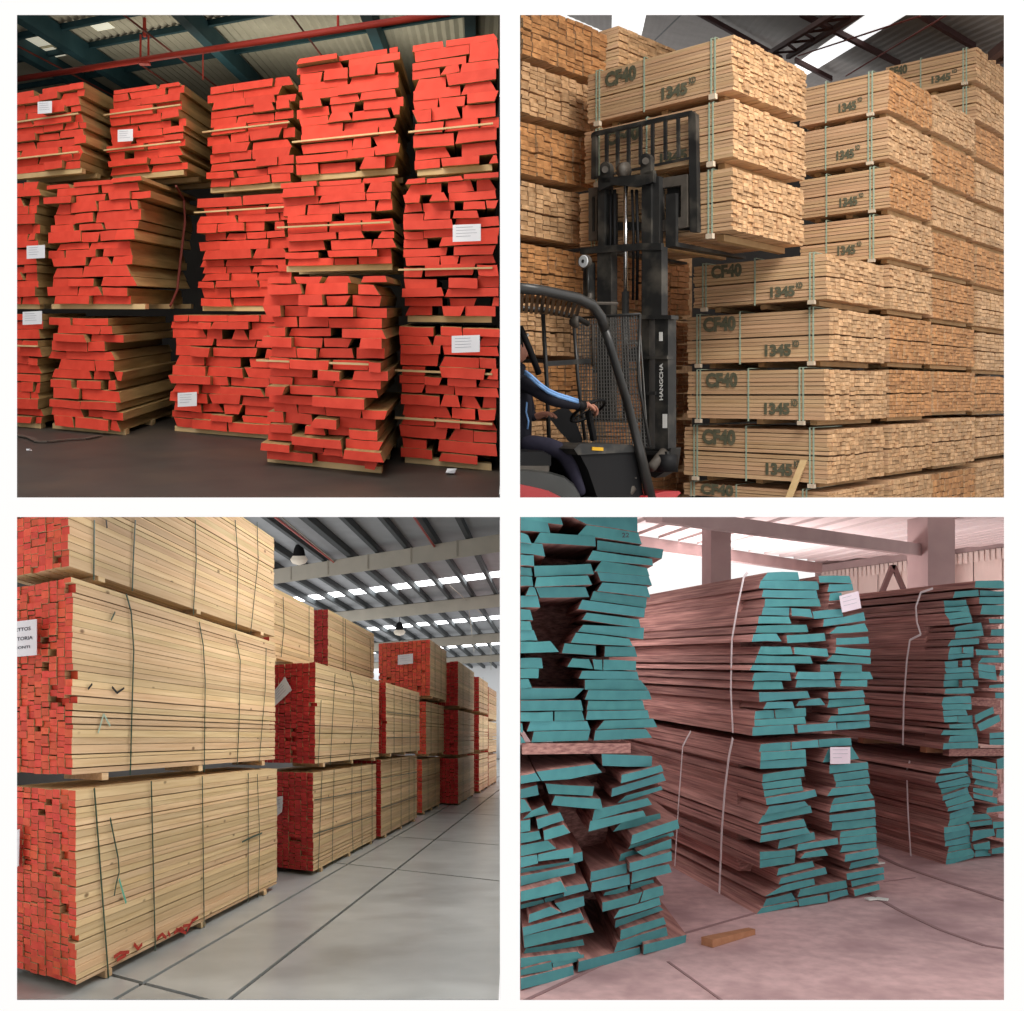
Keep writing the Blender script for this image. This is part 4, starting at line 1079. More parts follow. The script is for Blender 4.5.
B_W2 = [[110,50,270,38,270,80,100,90],[275,38,415,25,420,65,275,75],[417,25,590,15,595,55,422,65],[110,92,350,77,352,120,108,138],[108,140,352,122,355,165,105,180],[120,210,340,180,345,220,118,252],[115,258,325,230,330,265,125,290],[125,297,330,270,340,295,130,330],
 [135,337,330,305,400,290,410,325,330,345,140,372],[155,380,345,352,365,375,130,425],[120,428,375,376,385,412,95,472],[115,487,340,447,355,485,110,525],[110,535,355,492,375,520,105,572],[210,562,395,517,402,555,200,605],[310,582,520,547,525,580,300,618],[345,627,450,607,470,640,320,658],
 [105,622,295,607,295,640,105,665],[105,668,295,642,290,680,105,708],[205,710,385,670,398,700,195,748],[217,762,455,704,465,738,205,795],[225,802,395,764,400,795,130,860],[320,822,565,772,572,812,305,862],[140,872,275,840,300,878,120,915],[115,920,305,885,312,905,85,955],[310,874,465,847,468,888,315,912],[475,840,570,822,578,850,478,880],
 [470,75,595,62,635,125,440,145],[475,162,680,144,685,178,475,205],[495,210,680,185,690,222,505,248],[510,250,690,228,692,260,508,280],[490,285,680,267,695,300,462,325],[500,337,695,305,715,335,485,370],[485,374,715,347,720,380,475,412],[475,427,720,394,725,435,475,462],[490,467,720,442,725,480,485,508],
 [535,515,720,488,730,520,530,546],[530,550,725,524,728,562,530,583],[545,588,725,567,728,598,530,625],[560,638,735,604,740,640,555,675],[590,680,730,652,740,680,580,715],[565,738,765,702,768,732,570,772],[590,778,765,740,770,768,595,808],[605,824,740,792,745,822,610,858]]
w1 = hand_pack('upper middle pack of teal-ended boards with long brown sides and a tilted white tag', W0, UWd, DWd, 3.9, (740, 565, 5.613), B_W1, 311)
w2 = hand_pack('lower middle pack of teal-ended boards on the pink floor, white tag near its top', W0, UWd, DWd, 3.9, (740, 735, 5.32), B_W2, 312)
inner(w1, W0, UWd, DWd, 762, 858, 583, 732, .42, 3.65, 8.2)
inner(w2, W0, UWd, DWd, 764, 862, 752, 884, .5, 3.65, 8.4)
bearer(w1, W0, UWd, DWd, 768, 860, 735.2, 737.8, (.5, 1.6, 2.6))
B_X1 = [[455,85,590,82,640,122,450,120],[345,142,470,132,475,165,335,175],[478,135,607,140,607,165,478,165],[285,190,405,185,410,213,290,223],[290,227,415,217,425,245,290,250],[290,257,420,242,435,275,315,290],[315,292,435,277,440,305,320,318],[345,330,485,307,495,345,340,350],[350,357,495,347,500,375,345,392],
 [325,400,475,390,475,420,305,432],[320,440,385,437,388,470,310,475],[390,437,445,435,445,470,390,468],[310,477,445,467,445,490,310,505],[290,515,362,510,362,545,295,545],[385,510,428,505,430,535,385,540],[290,550,430,542,450,570,300,578],[290,582,440,574,448,605,290,612],[285,618,365,612,368,648,285,650],[385,615,468,612,470,645,385,648],
 [295,660,440,652,450,682,290,685],[285,705,430,698,435,735,275,738],[275,742,435,740,435,770,285,772],[280,777,405,772,415,800,285,805],[285,808,360,805,360,835,290,838],[362,805,440,800,440,840,362,838],[315,850,440,842,445,870,318,870],[285,880,460,872,465,905,270,905],[320,912,465,907,470,940,310,945],[285,950,470,942,470,975,280,982],
 [475,172,607,167,607,205,475,205],[490,215,607,212,607,270,480,262],[525,287,607,287,607,310,530,310],[540,345,607,338,607,380,535,375],[520,420,607,412,607,450,525,445],[455,450,575,455,580,480,460,480],[490,495,607,490,607,520,470,520],[470,525,560,535,565,572,470,560],[470,563,565,575,570,615,475,600],[590,560,607,560,607,590,580,590],
 [530,640,607,625,607,655,525,655],[560,680,607,678,607,710,560,710],[450,800,550,755,555,790,455,840],[465,850,580,797,590,830,480,885],[530,895,607,885,607,920,530,925],[530,930,607,922,607,958,530,958]]
B_X2 = [[455,205,560,167,565,210,430,240],[370,247,565,214,565,262,350,280],[335,300,540,270,570,290,325,345],[345,352,575,297,585,345,360,385],[365,392,580,350,565,375,375,435],[380,440,560,380,570,420,380,475],[395,482,570,422,600,465,410,520],[420,527,605,472,610,510,415,552],[430,568,590,517,610,560,430,610],[430,614,600,564,570,640,415,660],
 [390,667,570,642,575,675,390,710],[390,714,575,677,580,720,395,765],[400,768,580,724,580,775,395,805],[425,808,585,777,590,815,415,850],[415,854,590,820,615,860,405,900],[405,904,615,864,600,885,400,945],
 [590,175,765,205,765,243,590,215],[590,222,655,232,660,265,590,258],[660,237,770,252,772,285,665,268],[590,270,775,297,778,345,600,310],[620,322,780,352,775,390,605,355],[600,382,745,402,740,440,600,410],[600,425,775,452,775,498,605,455],[700,527,823,502,823,545,695,562],[570,577,700,567,735,605,570,625],[570,632,735,612,740,645,580,665],
 [600,692,750,677,760,725,590,770],[600,792,720,767,725,825,610,830],[615,837,725,824,730,870,615,880],[735,822,823,792,823,850,735,860],[770,177,823,150,823,240,775,245],[740,627,823,617,823,660,745,675],[770,682,823,667,823,760,765,740]]
x1 = hand_pack('upper right pack of teal-ended boards, white kinked strap down its brown side', X0, UWd, DWd, 3.0, (890, 565, 5.325), B_X1, 321, ext=600)
x2 = hand_pack('lower right pack of teal-ended boards on the pink floor, white strap down its side', X0, UWd, DWd, 3.0, (890, 735, 7.22), B_X2, 322, ext=815)
inner(x1, X0, UWd, DWd, 950, 1030, 598, 744, .42, 2.85, 7.0)
inner(x2, X0, UWd, DWd, 952, 1030, 775, 855, .42, 2.85, 7.0)
bearer(x1, X0, UWd, DWd, 945, 1000, 748.5, 755.5, (.35, 1.5, 2.5), 'offcut')
bearer(x1, X0, UWd, DWd, 951, 1012, 749, 756.5, (.08,), 'brown_wood')

def br_bits():
    n = Vector((DWd.y, -DWd.x, 0)).normalized()*-1
    def strap(root, base, pts, wd=.016, off=.06, name='strap'):
        b = base+n*off
        q = [R.on(x, y, b, DWd) for x, y in pts]
        mb = MB(); ribbon(mb, q, wd, .004, n); mb.build(name, M['white_strap'], root)
    strap(w1, W0, ((748, 572), (744, 577), (738, 605), (732, 640), (731, 690), (733, 733)), .022)
    strap(w2, W0, ((733, 738), (729, 757), (725, 790), (722, 830), (719.5, 893)), .028)
    strap(w2, W0, ((691, 731), (683, 746), (679, 800), (675, 866)), .018)
    strap(v1, W0, ((642, 738), (642, 758)), .010, name='strap') if False else None
    strap(x1, X0, ((933, 588.5), (921, 592.5), (916, 607), (917, 622), (921, 634.5), (910, 640), (907, 660), (904, 700), (903, 745)), .022)
    strap(x2, X0, ((910, 761), (907, 770), (908, 810), (911, 856)), .020)
    tag(w1, R, ((839, 596), (858, 591), (861, 608), (842, 612.5)), W0, UWd, .05, M['pink_paper'], 3, 1)
    tag(w2, R, ((830, 747), (850, 747), (850, 763.5), (830, 764)), W0, UWd, .05, M['pink_paper'], 3, 2)
    # offcut and scrap on the floor
    a, b = R.fl(707, 946.5, HR), R.fl(752, 934, HR)
    up = Vector((0, -R.s, 1)).normalized(); t = (b-a).normalized(); c = t.cross(up)
    o = MB().prism([a-c*.05+up*.002, a+c*.05+up*.002, a+c*.05+up*.055, a-c*.05+up*.055], [b-c*.03+up*.002, b+c*.03+up*.002, b+c*.03+up*.04, b-c*.03+up*.04]).build('wood_offcut', M['offcut'])
    o['label'] = 'orange-brown wood offcut lying on the pink floor before the middle packs'; o['category'] = 'wood offcut'
    pts = [R.fl(x, y, HR)+UP*.008 for x, y in ((867, 901), (876, 900), (888, 901.5))]
    mb = MB(); ribbon(mb, pts, .06, .012, up)
    o = mb.build('plastic_scrap', M['decal']); o['label'] = 'white plastic scrap on the pink floor beside the lower middle pack'; o['category'] = 'plastic scrap'
    pts = [R.fl(x, y, HR)+UP*.008 for x, y in ((876, 865), (883, 864))]
    mb = MB(); ribbon(mb, pts, .05, .012, up)
    o = mb.build('plastic_scrap', M['decal']); o['label'] = 'small white scrap on the pink floor between the middle and right packs'; o['category'] = 'plastic scrap'
br_bits()

def br_building():
    def col(x0, x1, ytop, Y, d, lab):
        a = R.P(x0, 600, Y); b = R.P(x1, 600, Y)
        zt = EYE+(HG-ytop)/F*Y; zb = R.W(0, Y, -HR).z
        dd = Vector((DWd.x, DWd.y, 0)).normalized()*d
        q = [Vector((a.x, a.y, zb)), Vector((b.x, b.y, zb)), Vector((b.x, b.y, zb))+dd, Vector((a.x, a.y, zb))+dd]
        o = MB().prism(q, [Vector((p.x, p.y, zt)) for p in q]).build('column', M['pink_conc'])
        o['kind'] = 'structure'; o['label'] = lab
    col(928, 955, 513, 12.92, .45, 'concrete column at the right, behind the right packs')
    # chamfered return face of that column
    col(711, 731, 513, 12.92, .3, 'concrete column behind the middle packs, against the bright sky')
    root = bpy.data.objects.new('ceiling', None); root.location = R.P(800, 520, 16); root['kind'] = 'structure'
    root['label'] = 'pale ribbed concrete roof with two beams over the teal-ended packs'; link(root)
    def beam(p, q, h, dep, name='beam', m='pink_conc'):
        p, q = Vector(p), Vector(q); t = (q-p); hv = Vector((-t.y, t.x, 0)).normalized()*dep
        MB().bar(p-UP*h*.5+hv*.5, q-UP*h*.5+hv*.5, hv*.5, UP*h*.5).build(name, M[m], root)
    # near beam, hung between the columns below the roof
    b0, b1 = R.P(662, 506.5, 9.9), R.P(930, 545, 13.2)
    beam(b0, b1, .155, .22)
    ZR = 1.85
    def pl(px, py): return R.P(px, py, ZR*F/(R.H-py))
    # far beam along the open side
    a0, a1 = pl(592, 528.5), pl(822, 563)
    beam(a0, a1, .19, .25)
    near = [pl(560, 515.2), pl(1050, 515.2)]
    far = [pl(592, 527), pl(822, 562), pl(1050, 539)]
    deck = [near[0], near[1], far[2], far[1], far[0]]
    MB().prism([p+UP*.10 for p in deck], [p+UP*.12 for p in deck]).build('roof_deck', M['pink_roof'], root)
    vr = Vector((-DWd.x, -DWd.y, -DWd.z))
    s_ = Vector((vr.y, -vr.x, 0)).normalized()
    def rib(p):
        # from the far edge towards the viewer until the near edge of the roof
        Yn = ZR*F/(R.H-515.4); t = (p.y-Yn)/DWd.y
        if t < .15: return
        q = p+vr*t
        MB().bar(p+UP*.035, q+UP*.035, s_*.165, UP*.035).build('roof_rib', M['pink_roof'], root)
        MB().bar(p+UP*.085+s_*.23, q+UP*.085+s_*.23, s_*.045, UP*.01).build('rib_joint', M['brace'], root)
        return q
    L1 = (far[1]-far[0]).length; n1 = int(L1/.5)
    for k in range(n1): rib(far[0].lerp(far[1], (k+.5)/n1))
    n2 = 8
    for k in range(n2):
        p = far[1].lerp(far[2], (k+.6)/n2); q = rib(p)
        if q and k % 2 == 0:
            z = q.lerp(p, .25)+s_*.25
            MB().bar(z+UP*.06, z+vr*-.35+UP*.06, s_*.06, UP*.004).build('daylit_slot', M['skylight'], root)
    # back wall with panels, behind the right half
    wa, wb = R.P(818, 600, 20.0), R.P(1030, 600, 15.9)
    wroot = bpy.data.objects.new('wall_back', None); wroot.location = wa; wroot['kind'] = 'structure'
    wroot['label'] = 'pale panelled wall behind the right packs with a corrugated upper edge'; link(wroot)
    zt0, zt1 = R.P(818, 576, 20.0).z, R.P(1030, 548, 15.9).z
    lo = R.W(0, 20, -HR).z
    q = [Vector((wa.x, wa.y+.15, lo)), Vector((wb.x, wb.y+.15, lo)), Vector((wb.x, wb.y+.15, zt1+.3)), Vector((wa.x, wa.y+.15, zt0+.3))]
    MB().prism(q, [p+Vector((0, .05, 0)) for p in q]).build('wall_backing', M['pink_conc'], wroot)
    n = 9
    zt0, zt1 = R.P(818, 576, 20.0).z, R.P(1030, 548, 15.9).z
    for k in range(n):
        t0, t1 = k/n+.004, (k+1)/n-.004
        a, b = wa.lerp(wb, t0), wa.lerp(wb, t1)
        za, zb = zt0+(zt1-zt0)*t0, zt0+(zt1-zt0)*t1
        lo = R.W(0, 20, -HR).z
        g = .06 if k % 2 else 0
        q = [Vector((a.x, a.y-g, lo)), Vector((b.x, b.y-g, lo)), Vector((b.x, b.y-g, zb)), Vector((a.x, a.y-g, za))]
        MB().prism(q, [p+Vector((0, .1, 0)) for p in q]).build('wall_panel', M['pink_wall'], wroot)
    ca, cb = Vector((wa.x, wa.y-.25, zt0)), Vector((wb.x, wb.y-.25, zt1))
    mb = MB(); nn = 44
    for k in range(nn):
        p = ca.lerp(cb, k/nn); q = ca.lerp(cb, (k+.6)/nn)
        mb.bar(p, q, Vector((0, .03, 0)), UP*.09)
    mb.build('corrugated_edge', M['pink_wall'], wroot)
    MB().bar(ca+UP*.16+Vector((0, .25, 0)), cb+UP*.16+Vector((0, .25, 0)), Vector((0, .2, 0)), UP*.07).build('eaves', M['pink_conc'], wroot)
    a, b = R.P(918, 600, 16.9), R.P(928, 600, 16.8)
    lo = R.W(0, 16.9, -HR).z
    q = [Vector((a.x, a.y, lo)), Vector((b.x, b.y, lo)), Vector((b.x, b.y+.3, lo)), Vector((a.x, a.y+.3, lo))]
    MB().prism(q, [Vector((p.x, p.y, EYE+(HG-553)/F*16.9)) for p in q]).build('wall_post', M['pink_conc'], wroot)
    # inverted V brace
    rt = thing('brace_frame', 'dark brown inverted V brace before the pale panelled wall', 'brace', R.W((893-PX)/F*17, 17, -HR))
    ap = R.P(893, 565, 17)
    for px in (878.5, 908.5):
        ft = R.P(px, 601, 17)
        ft = ap+(ft-ap)*((ap.z-R.W(0, 17, -HR).z)/(ap.z-ft.z))
        MB().bar(ap, ft, Vector((.042, 0, 0)), Vector((0, .04, 0))).build('brace_leg', M['brace'], rt)
br_building()

# ================================================================== the forklift and its driver (top right shed)
R = TR
def forklift():
    dr = Vector((DR.x, DR.y, 0)); dl = Vector((DL.x, DL.y, 0))
    K0 = Vector((2.0, 8.97, 0))
    def pl(g): return K0-dr*g
    def on(px, py, g): return R.on(px, py, pl(g), DL)               # on an upright plane g in front of the load
    root = thing('forklift', 'black forklift with red body raising three pine packs, driver seated under its guard', 'forklift', R.on(600, 505, pl(.9), DL))
    GV, LV = -DR, DL                                                # towards the driver, across
    def box(name, x0, y0, x1, y1, g, dg, mat='machine', parent=root):
        """upright box: picture rectangle on plane g, dg deep towards the load"""
        fr = [on(x0, y0, g), on(x1, y0, g), on(x1, y1, g), on(x0, y1, g)]
        return MB().prism(fr, [p+DR*dg for p in fr]).build(name, M[mat], parent)
    def quad(name, pts, g, dg, mat='machine', parent=root):
        fr = [on(x, y, g) for x, y in pts]
        return MB().prism(fr, [p+DR*dg for p in fr]).build(name, M[mat], parent)
    def tube(name, pts, r, mat='machine', parent=root, n=10):
        return MB().tube([on(*p) for p in pts], r, n).build(name, M[mat], parent, True)
    # load guard with seven bars
    g = .10
    fr = quad('load_guard', [(591, 134.5), (594, 131.5), (690, 110.5), (690, 114.8), (594, 136), (591, 138)], g, .03)
    quad('guard_post', [(591.5, 133), (596, 132), (596, 178), (591, 179)], g, .04, parent=fr)
    quad('guard_post', [(688, 112), (691.5, 110.5), (695.5, 114), (697.5, 232), (690, 232)], g, .06, parent=fr)
    quad('guard_rail', [(594, 176.5), (690, 156.5), (690, 158.8), (594, 178.8)], g, .02, parent=fr)
    for x, x2, yb in ((606, 606.2, 172), (617, 617, 170), (628, 628, 168), (640, 640, 165), (652, 652, 163), (664.8, 664.8, 160.5), (677.5, 678, 158)):
        yt = 132+(x-594)*(-.212)
        quad('guard_bar', [(x-1.5, yt+2), (x+1.5, yt+1.4), (x2+1.5, yb-1), (x2-1.5, yb-.4)], g, .02, parent=fr)
    # carriage plates with square openings
    def plate(x0, x1, y0, y1, ix0, ix1, iy0, iy1, sl, name):
        f = lambda x, y: (x, y-(x-x0)*sl)
        c = quad(name, [f(x0, y0), f(x1, y0), f(x1, iy0), f(x0, iy0)], .11, .06, 'machine_grey')
        quad('plate_side', [f(x0, iy0), f(ix0, iy0), f(ix0, iy1), f(x0, iy1)], .11, .06, 'machine_grey', c)
        quad('plate_side', [f(ix1, iy0), f(x1, iy0), f(x1, iy1), f(ix1, iy1)], .11, .06, 'machine_grey', c)
        quad('plate_bottom', [f(x0, iy1), f(x1, iy1), f(x1, y1), f(x0, y1)], .11, .06, 'machine_grey', c)
        return c
    plate(656, 687, 179, 232, 661, 681, 189, 221, .16, 'carriage_plate')
    plate(588.5, 597, 188, 241, 592, 595, 197, 232, .1, 'carriage_plate')
    box('carriage_bar', 592, 222, 690, 230, .06, .05)
    quad('side_shift_block', [(667, 185), (679, 183), (679, 221), (667, 222)], .05, .03, 'machine')
    # forks under the load
    for px in (612, 672):
        p = on(px, 240, .14)
        zf = on(px, 240, .14).z
        t = .05
        h = R.on(px, 236, pl(.14), DL)
        a = h; b = h+DR*1.25
        z0 = KG[2][1].z-.028
        dz = lambda q, k: Vector((q.x, q.y, z0+R.s*(q.y-K0.y)))
        a2, b2 = dz(a, 0), dz(b, 0)
        fk = MB()
        fk.prism([a2-LV*.055-UP*.022, a2+LV*.055-UP*.022, a2+LV*.055+UP*.022, a2-LV*.055+UP*.022],
                 [b2-LV*.045-UP*.006, b2+LV*.045-UP*.006, b2+LV*.045+UP*.006+UP*.012, b2-LV*.045+UP*.018])
        fk.bar(a2-UP*.02, Vector((a2.x, a2.y, on(px, 195, .12).z)), LV*.055, DR*.022)
        fk.build('fork', M['machine'], root)
    # inner mast: two rails, lug tops, cross heads
    box('inner_mast_rail', 641.5, 172, 651, 316, .20, .10)
    box('inner_mast_web', 651, 176, 659, 316, .17, .07, 'guard')
    box('inner_mast_rail', 598, 176, 604.5, 316, .20, .10)
    box('inner_mast_web', 604.5, 186, 609, 250, .16, .07, 'guard')
    quad('mast_cross_head', [(598.5, 178), (640, 174.5), (653, 170), (653, 182), (636, 187), (612, 184.5), (598.5, 191)], .24, .05)
    for cx, cy in ((645.5, 160), (605, 168.5)):
        c = on(cx, cy, .22); mb = MB(); n = 12
        pts = [(cx+5.2*math.cos(a), cy+7*math.sin(a)) for a in [math.pi+math.pi*k/n for k in range(n+1)]]+[(cx+5.2, cy+14), (cx-5.2, cy+14)]
        lug = quad('mast_lug', pts, .24, .06)
        MB().tube([on(cx, cy+1, .27), on(cx, cy+1, .23)], .032, 12).build('lug_pin', M['machine_grey'], lug)
    tube('chain_pulley', [(621, 171, .2), (627, 170, .2)], .075, 'machine_grey', n=16)
    # lift cylinder and hoses
    tube('lift_cylinder', [(625.5, 292, .22), (625.5, 420, .22)], .036, 'machine')
    tube('lift_rod', [(625.7, 184, .22), (625.5, 292, .22)], .021, 'chrome')
    for x0, x1, r_ in ((614.5, 613, .018), (632, 633, .014), (636.5, 637, .016), (610.5, 608.5, .012)):
        tube('hydraulic_hose', [(x0, 190, .18), ((x0+x1)/2+1, 236, .2), (x1, 300, .18)], r_, 'black', n=6)
    # lower cross member of the middle mast
    quad('mast_cross_bar', [(580, 247.5), (640, 243), (661, 243), (661, 250), (640, 250), (580, 254)], .30, .05)
    # outer mast
    om = box('outer_mast_rail', 655, 318, 668, 449, .36, .13)
    quad('mast_flange', [(641.5, 315), (671, 315), (671, 319), (641.5, 319)], .38, .12, parent=om)
    for y in (356, 392, 452):
        xe = 667 if y != 392 else 655
        quad('mast_flange', [(643, y), (xe, y-.5), (xe, y+3), (643, y+3)], .385, .1, 'machine', om)
    box('outer_mast_rail', 641.5, 318, 649, 449, .34, .12)
    box('mast_channel', 649, 318, 655, 449, .24, .05, 'black')
    box('outer_mast_rail', 583, 262, 589, 300, .34, .10)
    box('middle_mast_rail', 642, 246, 661.5, 318, .29, .10)
    box('middle_mast_rail', 597, 250, 611, 420, .28, .10)
    quad('mast_foot', [(644, 449), (671, 448), (668, 470), (655, 478), (644, 474)], .34, .16)
    tube('tilt_cylinder', [(664, 452, .34), (651, 468, .55)], .045, 'machine_grey')
    tube('tilt_cylinder', [(667, 455, .36), (667, 472, .36)], .10, 'black', n=14)
    nn = -DR
    def decal(s, x, y0, y1, wpx, mat, bold=.02):
        # reads upwards
        a = on(x, y1, .362); b = on(x, y0, .362)
        lettering('decal', s, a+GV*.004, UP, -Vector((-dl.x, -dl.y, 0)), (b-a).length, wpx*.0092, M[mat], om, bold)
    decal('HANGCHA', 663.3, 363, 400, 4.4, 'decal', .03)
    quad('sticker', [(659, 332), (662.5, 332), (662.5, 341), (659, 341)], .364, .003, 'decal', om)
    quad('sticker', [(662.5, 414), (667, 414), (667, 428), (662.5, 428)], .364, .003, 'decal', om)
    # round work lamp on the mast
    c = on(588, 262, .40)
    lamp = MB().tube([c, c+GV*.03, c+GV*.07], [.05, .066, .066], 20).build('work_lamp', M['machine_grey'], root, False)
    MB().tube([c+GV*.07, c+GV*.078], [.060, .052], 20).build('lamp_lens', M['lampglass'], lamp)
    MB().tube([c+GV*.079, c+GV*.083], [.018, .012], 10).build('lamp_bulb', M['machine'], lamp)
    tube('lamp_bracket', [(588, 268, .36), (588, 296, .36)], .016)
    # wire mesh guard in front of the driver: a grid of wires in a frame
    mg = .62
    m0 = [(578, 318), (577, 444), (637, 447), (640, 314)]
    grid = tube('mesh_frame', [(640, 314, mg), (638.5, 380, mg), (650, 447, mg)], .014, 'guard')
    tube('mesh_frame_rail', [(578, 318, mg), (640, 314, mg)], .012, 'guard', grid)
    tube('mesh_frame_rail', [(593, 324, mg), (593, 366, mg)], .010, 'machine_grey', grid)
    mb = MB()
    for k in range(24):
        f = k/23; x0 = 579+(639-579)*f; x1 = 578+(648-578)*f
        p, q = on(x0, 318-4*f, mg), on(x1, 446, mg)
        mb.bar(p, q, LV*.0036, DR*.0036)
    for k in range(38):
        f = k/37; y0 = 318+(446-318)*f; y1 = 315+(447-315)*f
        xr = 639.5+(0 if f < .5 else (f-.5)*2*10)
        p, q = on(578, y0, mg), on(xr, y1, mg)
        mb.bar(p, q, UP*.0036, DR*.0036)
    o = mb.build('mesh_wires', M['wire'], grid); o['kind'] = 'stuff'
    # bracket behind the mesh
    tube('mirror_bracket', [(627, 360, .52), (626, 346, .52), (630, 343, .52), (637, 343, .52), (639, 350, .52)], .014, 'machine_grey', n=6)
    quad('mirror', [(629, 349), (637, 347), (637, 361), (629, 362)], .5, .03, 'machine')
    # overhead guard
    def side(px, py, t):
        """point of the upright plane along the driving direction, t across from the load's corner"""
        return R.on(px, py, K0+dl*t, DR)
    st = .45
    og = MB().tube([side(514, 287.6, st), side(540, 290, st), side(577, 298, st), side(592, 305, st), side(601, 317, st), side(605, 330, st)], [.042, .042, .044, .046, .044, .040], 12).build('overhead_guard', M['guard'], root, True)
    MB().tube([side(604, 326, st), side(612, 352, st), side(627, 402, st), side(640, 450, st), side(652, 505, st)], [.038, .036, .038, .042, .05], 12).build('front_pillar', M['guard'], og, True)
    # second, far side of the guard and roof slats
    s2 = 1.35
    MB().tube([side(514, 308, 1.0), side(545, 310, 1.0), side(576, 317, 1.0), side(588, 324, 1.0)], .026, 8).build('roof_rail', M['guard'], og, True)
    for k in range(13):
        f = k/12
        a = side(517+64*f, 291+8.5*f, st); b = side(516+60*f, 311+6*f, 1.0)
        MB().bar(a, b, DR*.020, UP*.010).build('roof_slat', M['guard'], og)
    MB().tube([side(586, 303, st+.02), side(617, 303.5, st+.25)], .014, 6).build('guard_bracket', M['machine_grey'], og)
    MB().tube([side(589, 299, st), side(590, 294, st)], .02, 8).build('guard_bolt', M['machine_grey'], og)
    # far pillars and cross rail seen through the cab
    MB().tube([side(543, 314, 1.0), side(547, 385, 1.0), side(549, 440, 1.0)], .018, 8).build('rear_pillar', M['guard'], og, True)
    MB().tube([side(574, 326, 1.0), side(578, 380, 1.0), side(585, 440, 1.0)], .016, 8).build('rear_pillar', M['guard'], og, True)
    MB().bar(side(545, 364, 1.0), side(590, 361, 1.0), UP*.022, Vector((.01, -.01, 0))).build('rear_rail', M['machine'], og)
    MB().tube([side(520, 327, .8), side(530, 350, .8), side(539, 374, .8)], .026, 8).build('seat_belt_post', M['black'], og, True)
    c = side(574, 322, .8)
    MB().tube([c+Vector((-.04, 0, .0)), c+Vector((.0, 0, 0)), c+Vector((.035, 0, 0))], [.02, .055, .05], 14).build('beacon', M['machine_grey'], og, True)
    # cowl and dashboard
    EX = Vector((.05, 1, R.s))                                      # bodywork runs straight back, clear of the partition
    def slab(name, top, depth_y, mat, t=.5, dt=.75, parent=root):
        fr = [side(x, y, t) for x, y in top]
        return MB().prism(fr, [p+(DL if t < .7 and top[0][0] > 570 else EX)*dt for p in fr]).build(name, M[mat], parent)
    slab('cowl', [(577, 449), (634, 447), (637, 452), (645, 505), (600, 505), (588, 470)], 0, 'black', .50, .62)
    cw = slab('cowl_top', [(574, 449), (580, 443.5), (632, 444.5), (636, 448), (634, 452), (578, 455)], 0, 'machine', .48, .66)
    p = side(592, 448.6, .475); q = side(603, 449.2, .475)
    MB().bar(p, q, UP*.014, DL*.004).build('yellow_sticker', M['yellow'], cw)
    slab('dash_panel', [(547, 415), (566, 406), (573, 414), (583, 440), (577, 450), (560, 432)], 0, 'black', 1.02, .22)
    # steering wheel and column
    mb = MB(); cen = R.P(588, 411, 8.62); n = 24; ax = Vector((-.45, .25, .86)).normalized(); x_ = ax.cross(Vector((0, 1, 0))).normalized(); y_ = ax.cross(x_)
    ring = [cen+(x_*math.cos(2*math.pi*k/n)+y_*math.sin(2*math.pi*k/n))*.165 for k in range(n+1)]
    mb.tube(ring, .013, 8); w_ = mb.build('steering_wheel', M['black'], root, True)
    for k in (0, 8, 16): MB().bar(cen, ring[k], x_.cross(Vector((0, 0, 1))).normalized()*.012, ax*.006).build('wheel_spoke', M['black'], w_)
    MB().tube([cen, R.P(594, 440, 8.7)], .03, 8).build('steering_column', M['black'], w_)
    # pedals' floor and lever
    MB().tube([side(592, 470, .6), side(600, 447, .62)], .012, 6).build('lever', M['machine_grey'], root)
    # seat, fender and red body
    st2 = .42
    fr = [(514, 452), (542, 452), (551, 456), (551, 466), (514, 466)]
    f3 = [side(x, y, .62) for x, y in fr]; MB().prism(f3, [p+EX*.45 for p in f3]).build('seat', M['black'], root)
    fr = [(514, 466), (549, 466), (549, 472), (514, 472)]
    f3 = [side(x, y, .60) for x, y in fr]; MB().prism(f3, [p+EX*.45 for p in f3]).build('seat_base', M['machine_grey'], root)
    fr = [(513, 471), (530, 471.5), (550, 474), (564, 478), (574, 486), (580, 496), (582, 505), (513, 505)]
    f3 = [side(x, y, .46) for x, y in fr]; MB().prism(f3, [p+EX*.22 for p in f3]).build('fender', M['grey_fender'], root)
    fr = [(513, 483.5), (530, 486.5), (548, 491), (560, 497), (568, 505), (513, 505)]
    f3 = [side(x, y, .42) for x, y in fr]; MB().prism(f3, [p+EX*.04 for p in f3]).build('body_side', M['red_body'], root)
    fr = [(640, 505), (646, 496), (664, 491.5), (679, 491), (681, 493), (668, 505)]
    f3 = [side(x, y, .44) for x, y in fr]; MB().prism(f3, [p+DL*.3 for p in f3]).build('front_fender', M['red_body'], root)
    # slab of chassis that carries everything
    fr = [(514, 501), (664, 501), (668, 506), (514, 506)]
    f3 = [side(x, y, .5) for x, y in fr]; MB().prism(f3, [p+EX*.6 for p in f3]).build('chassis', M['machine'], root)
    return side
SIDE = forklift()

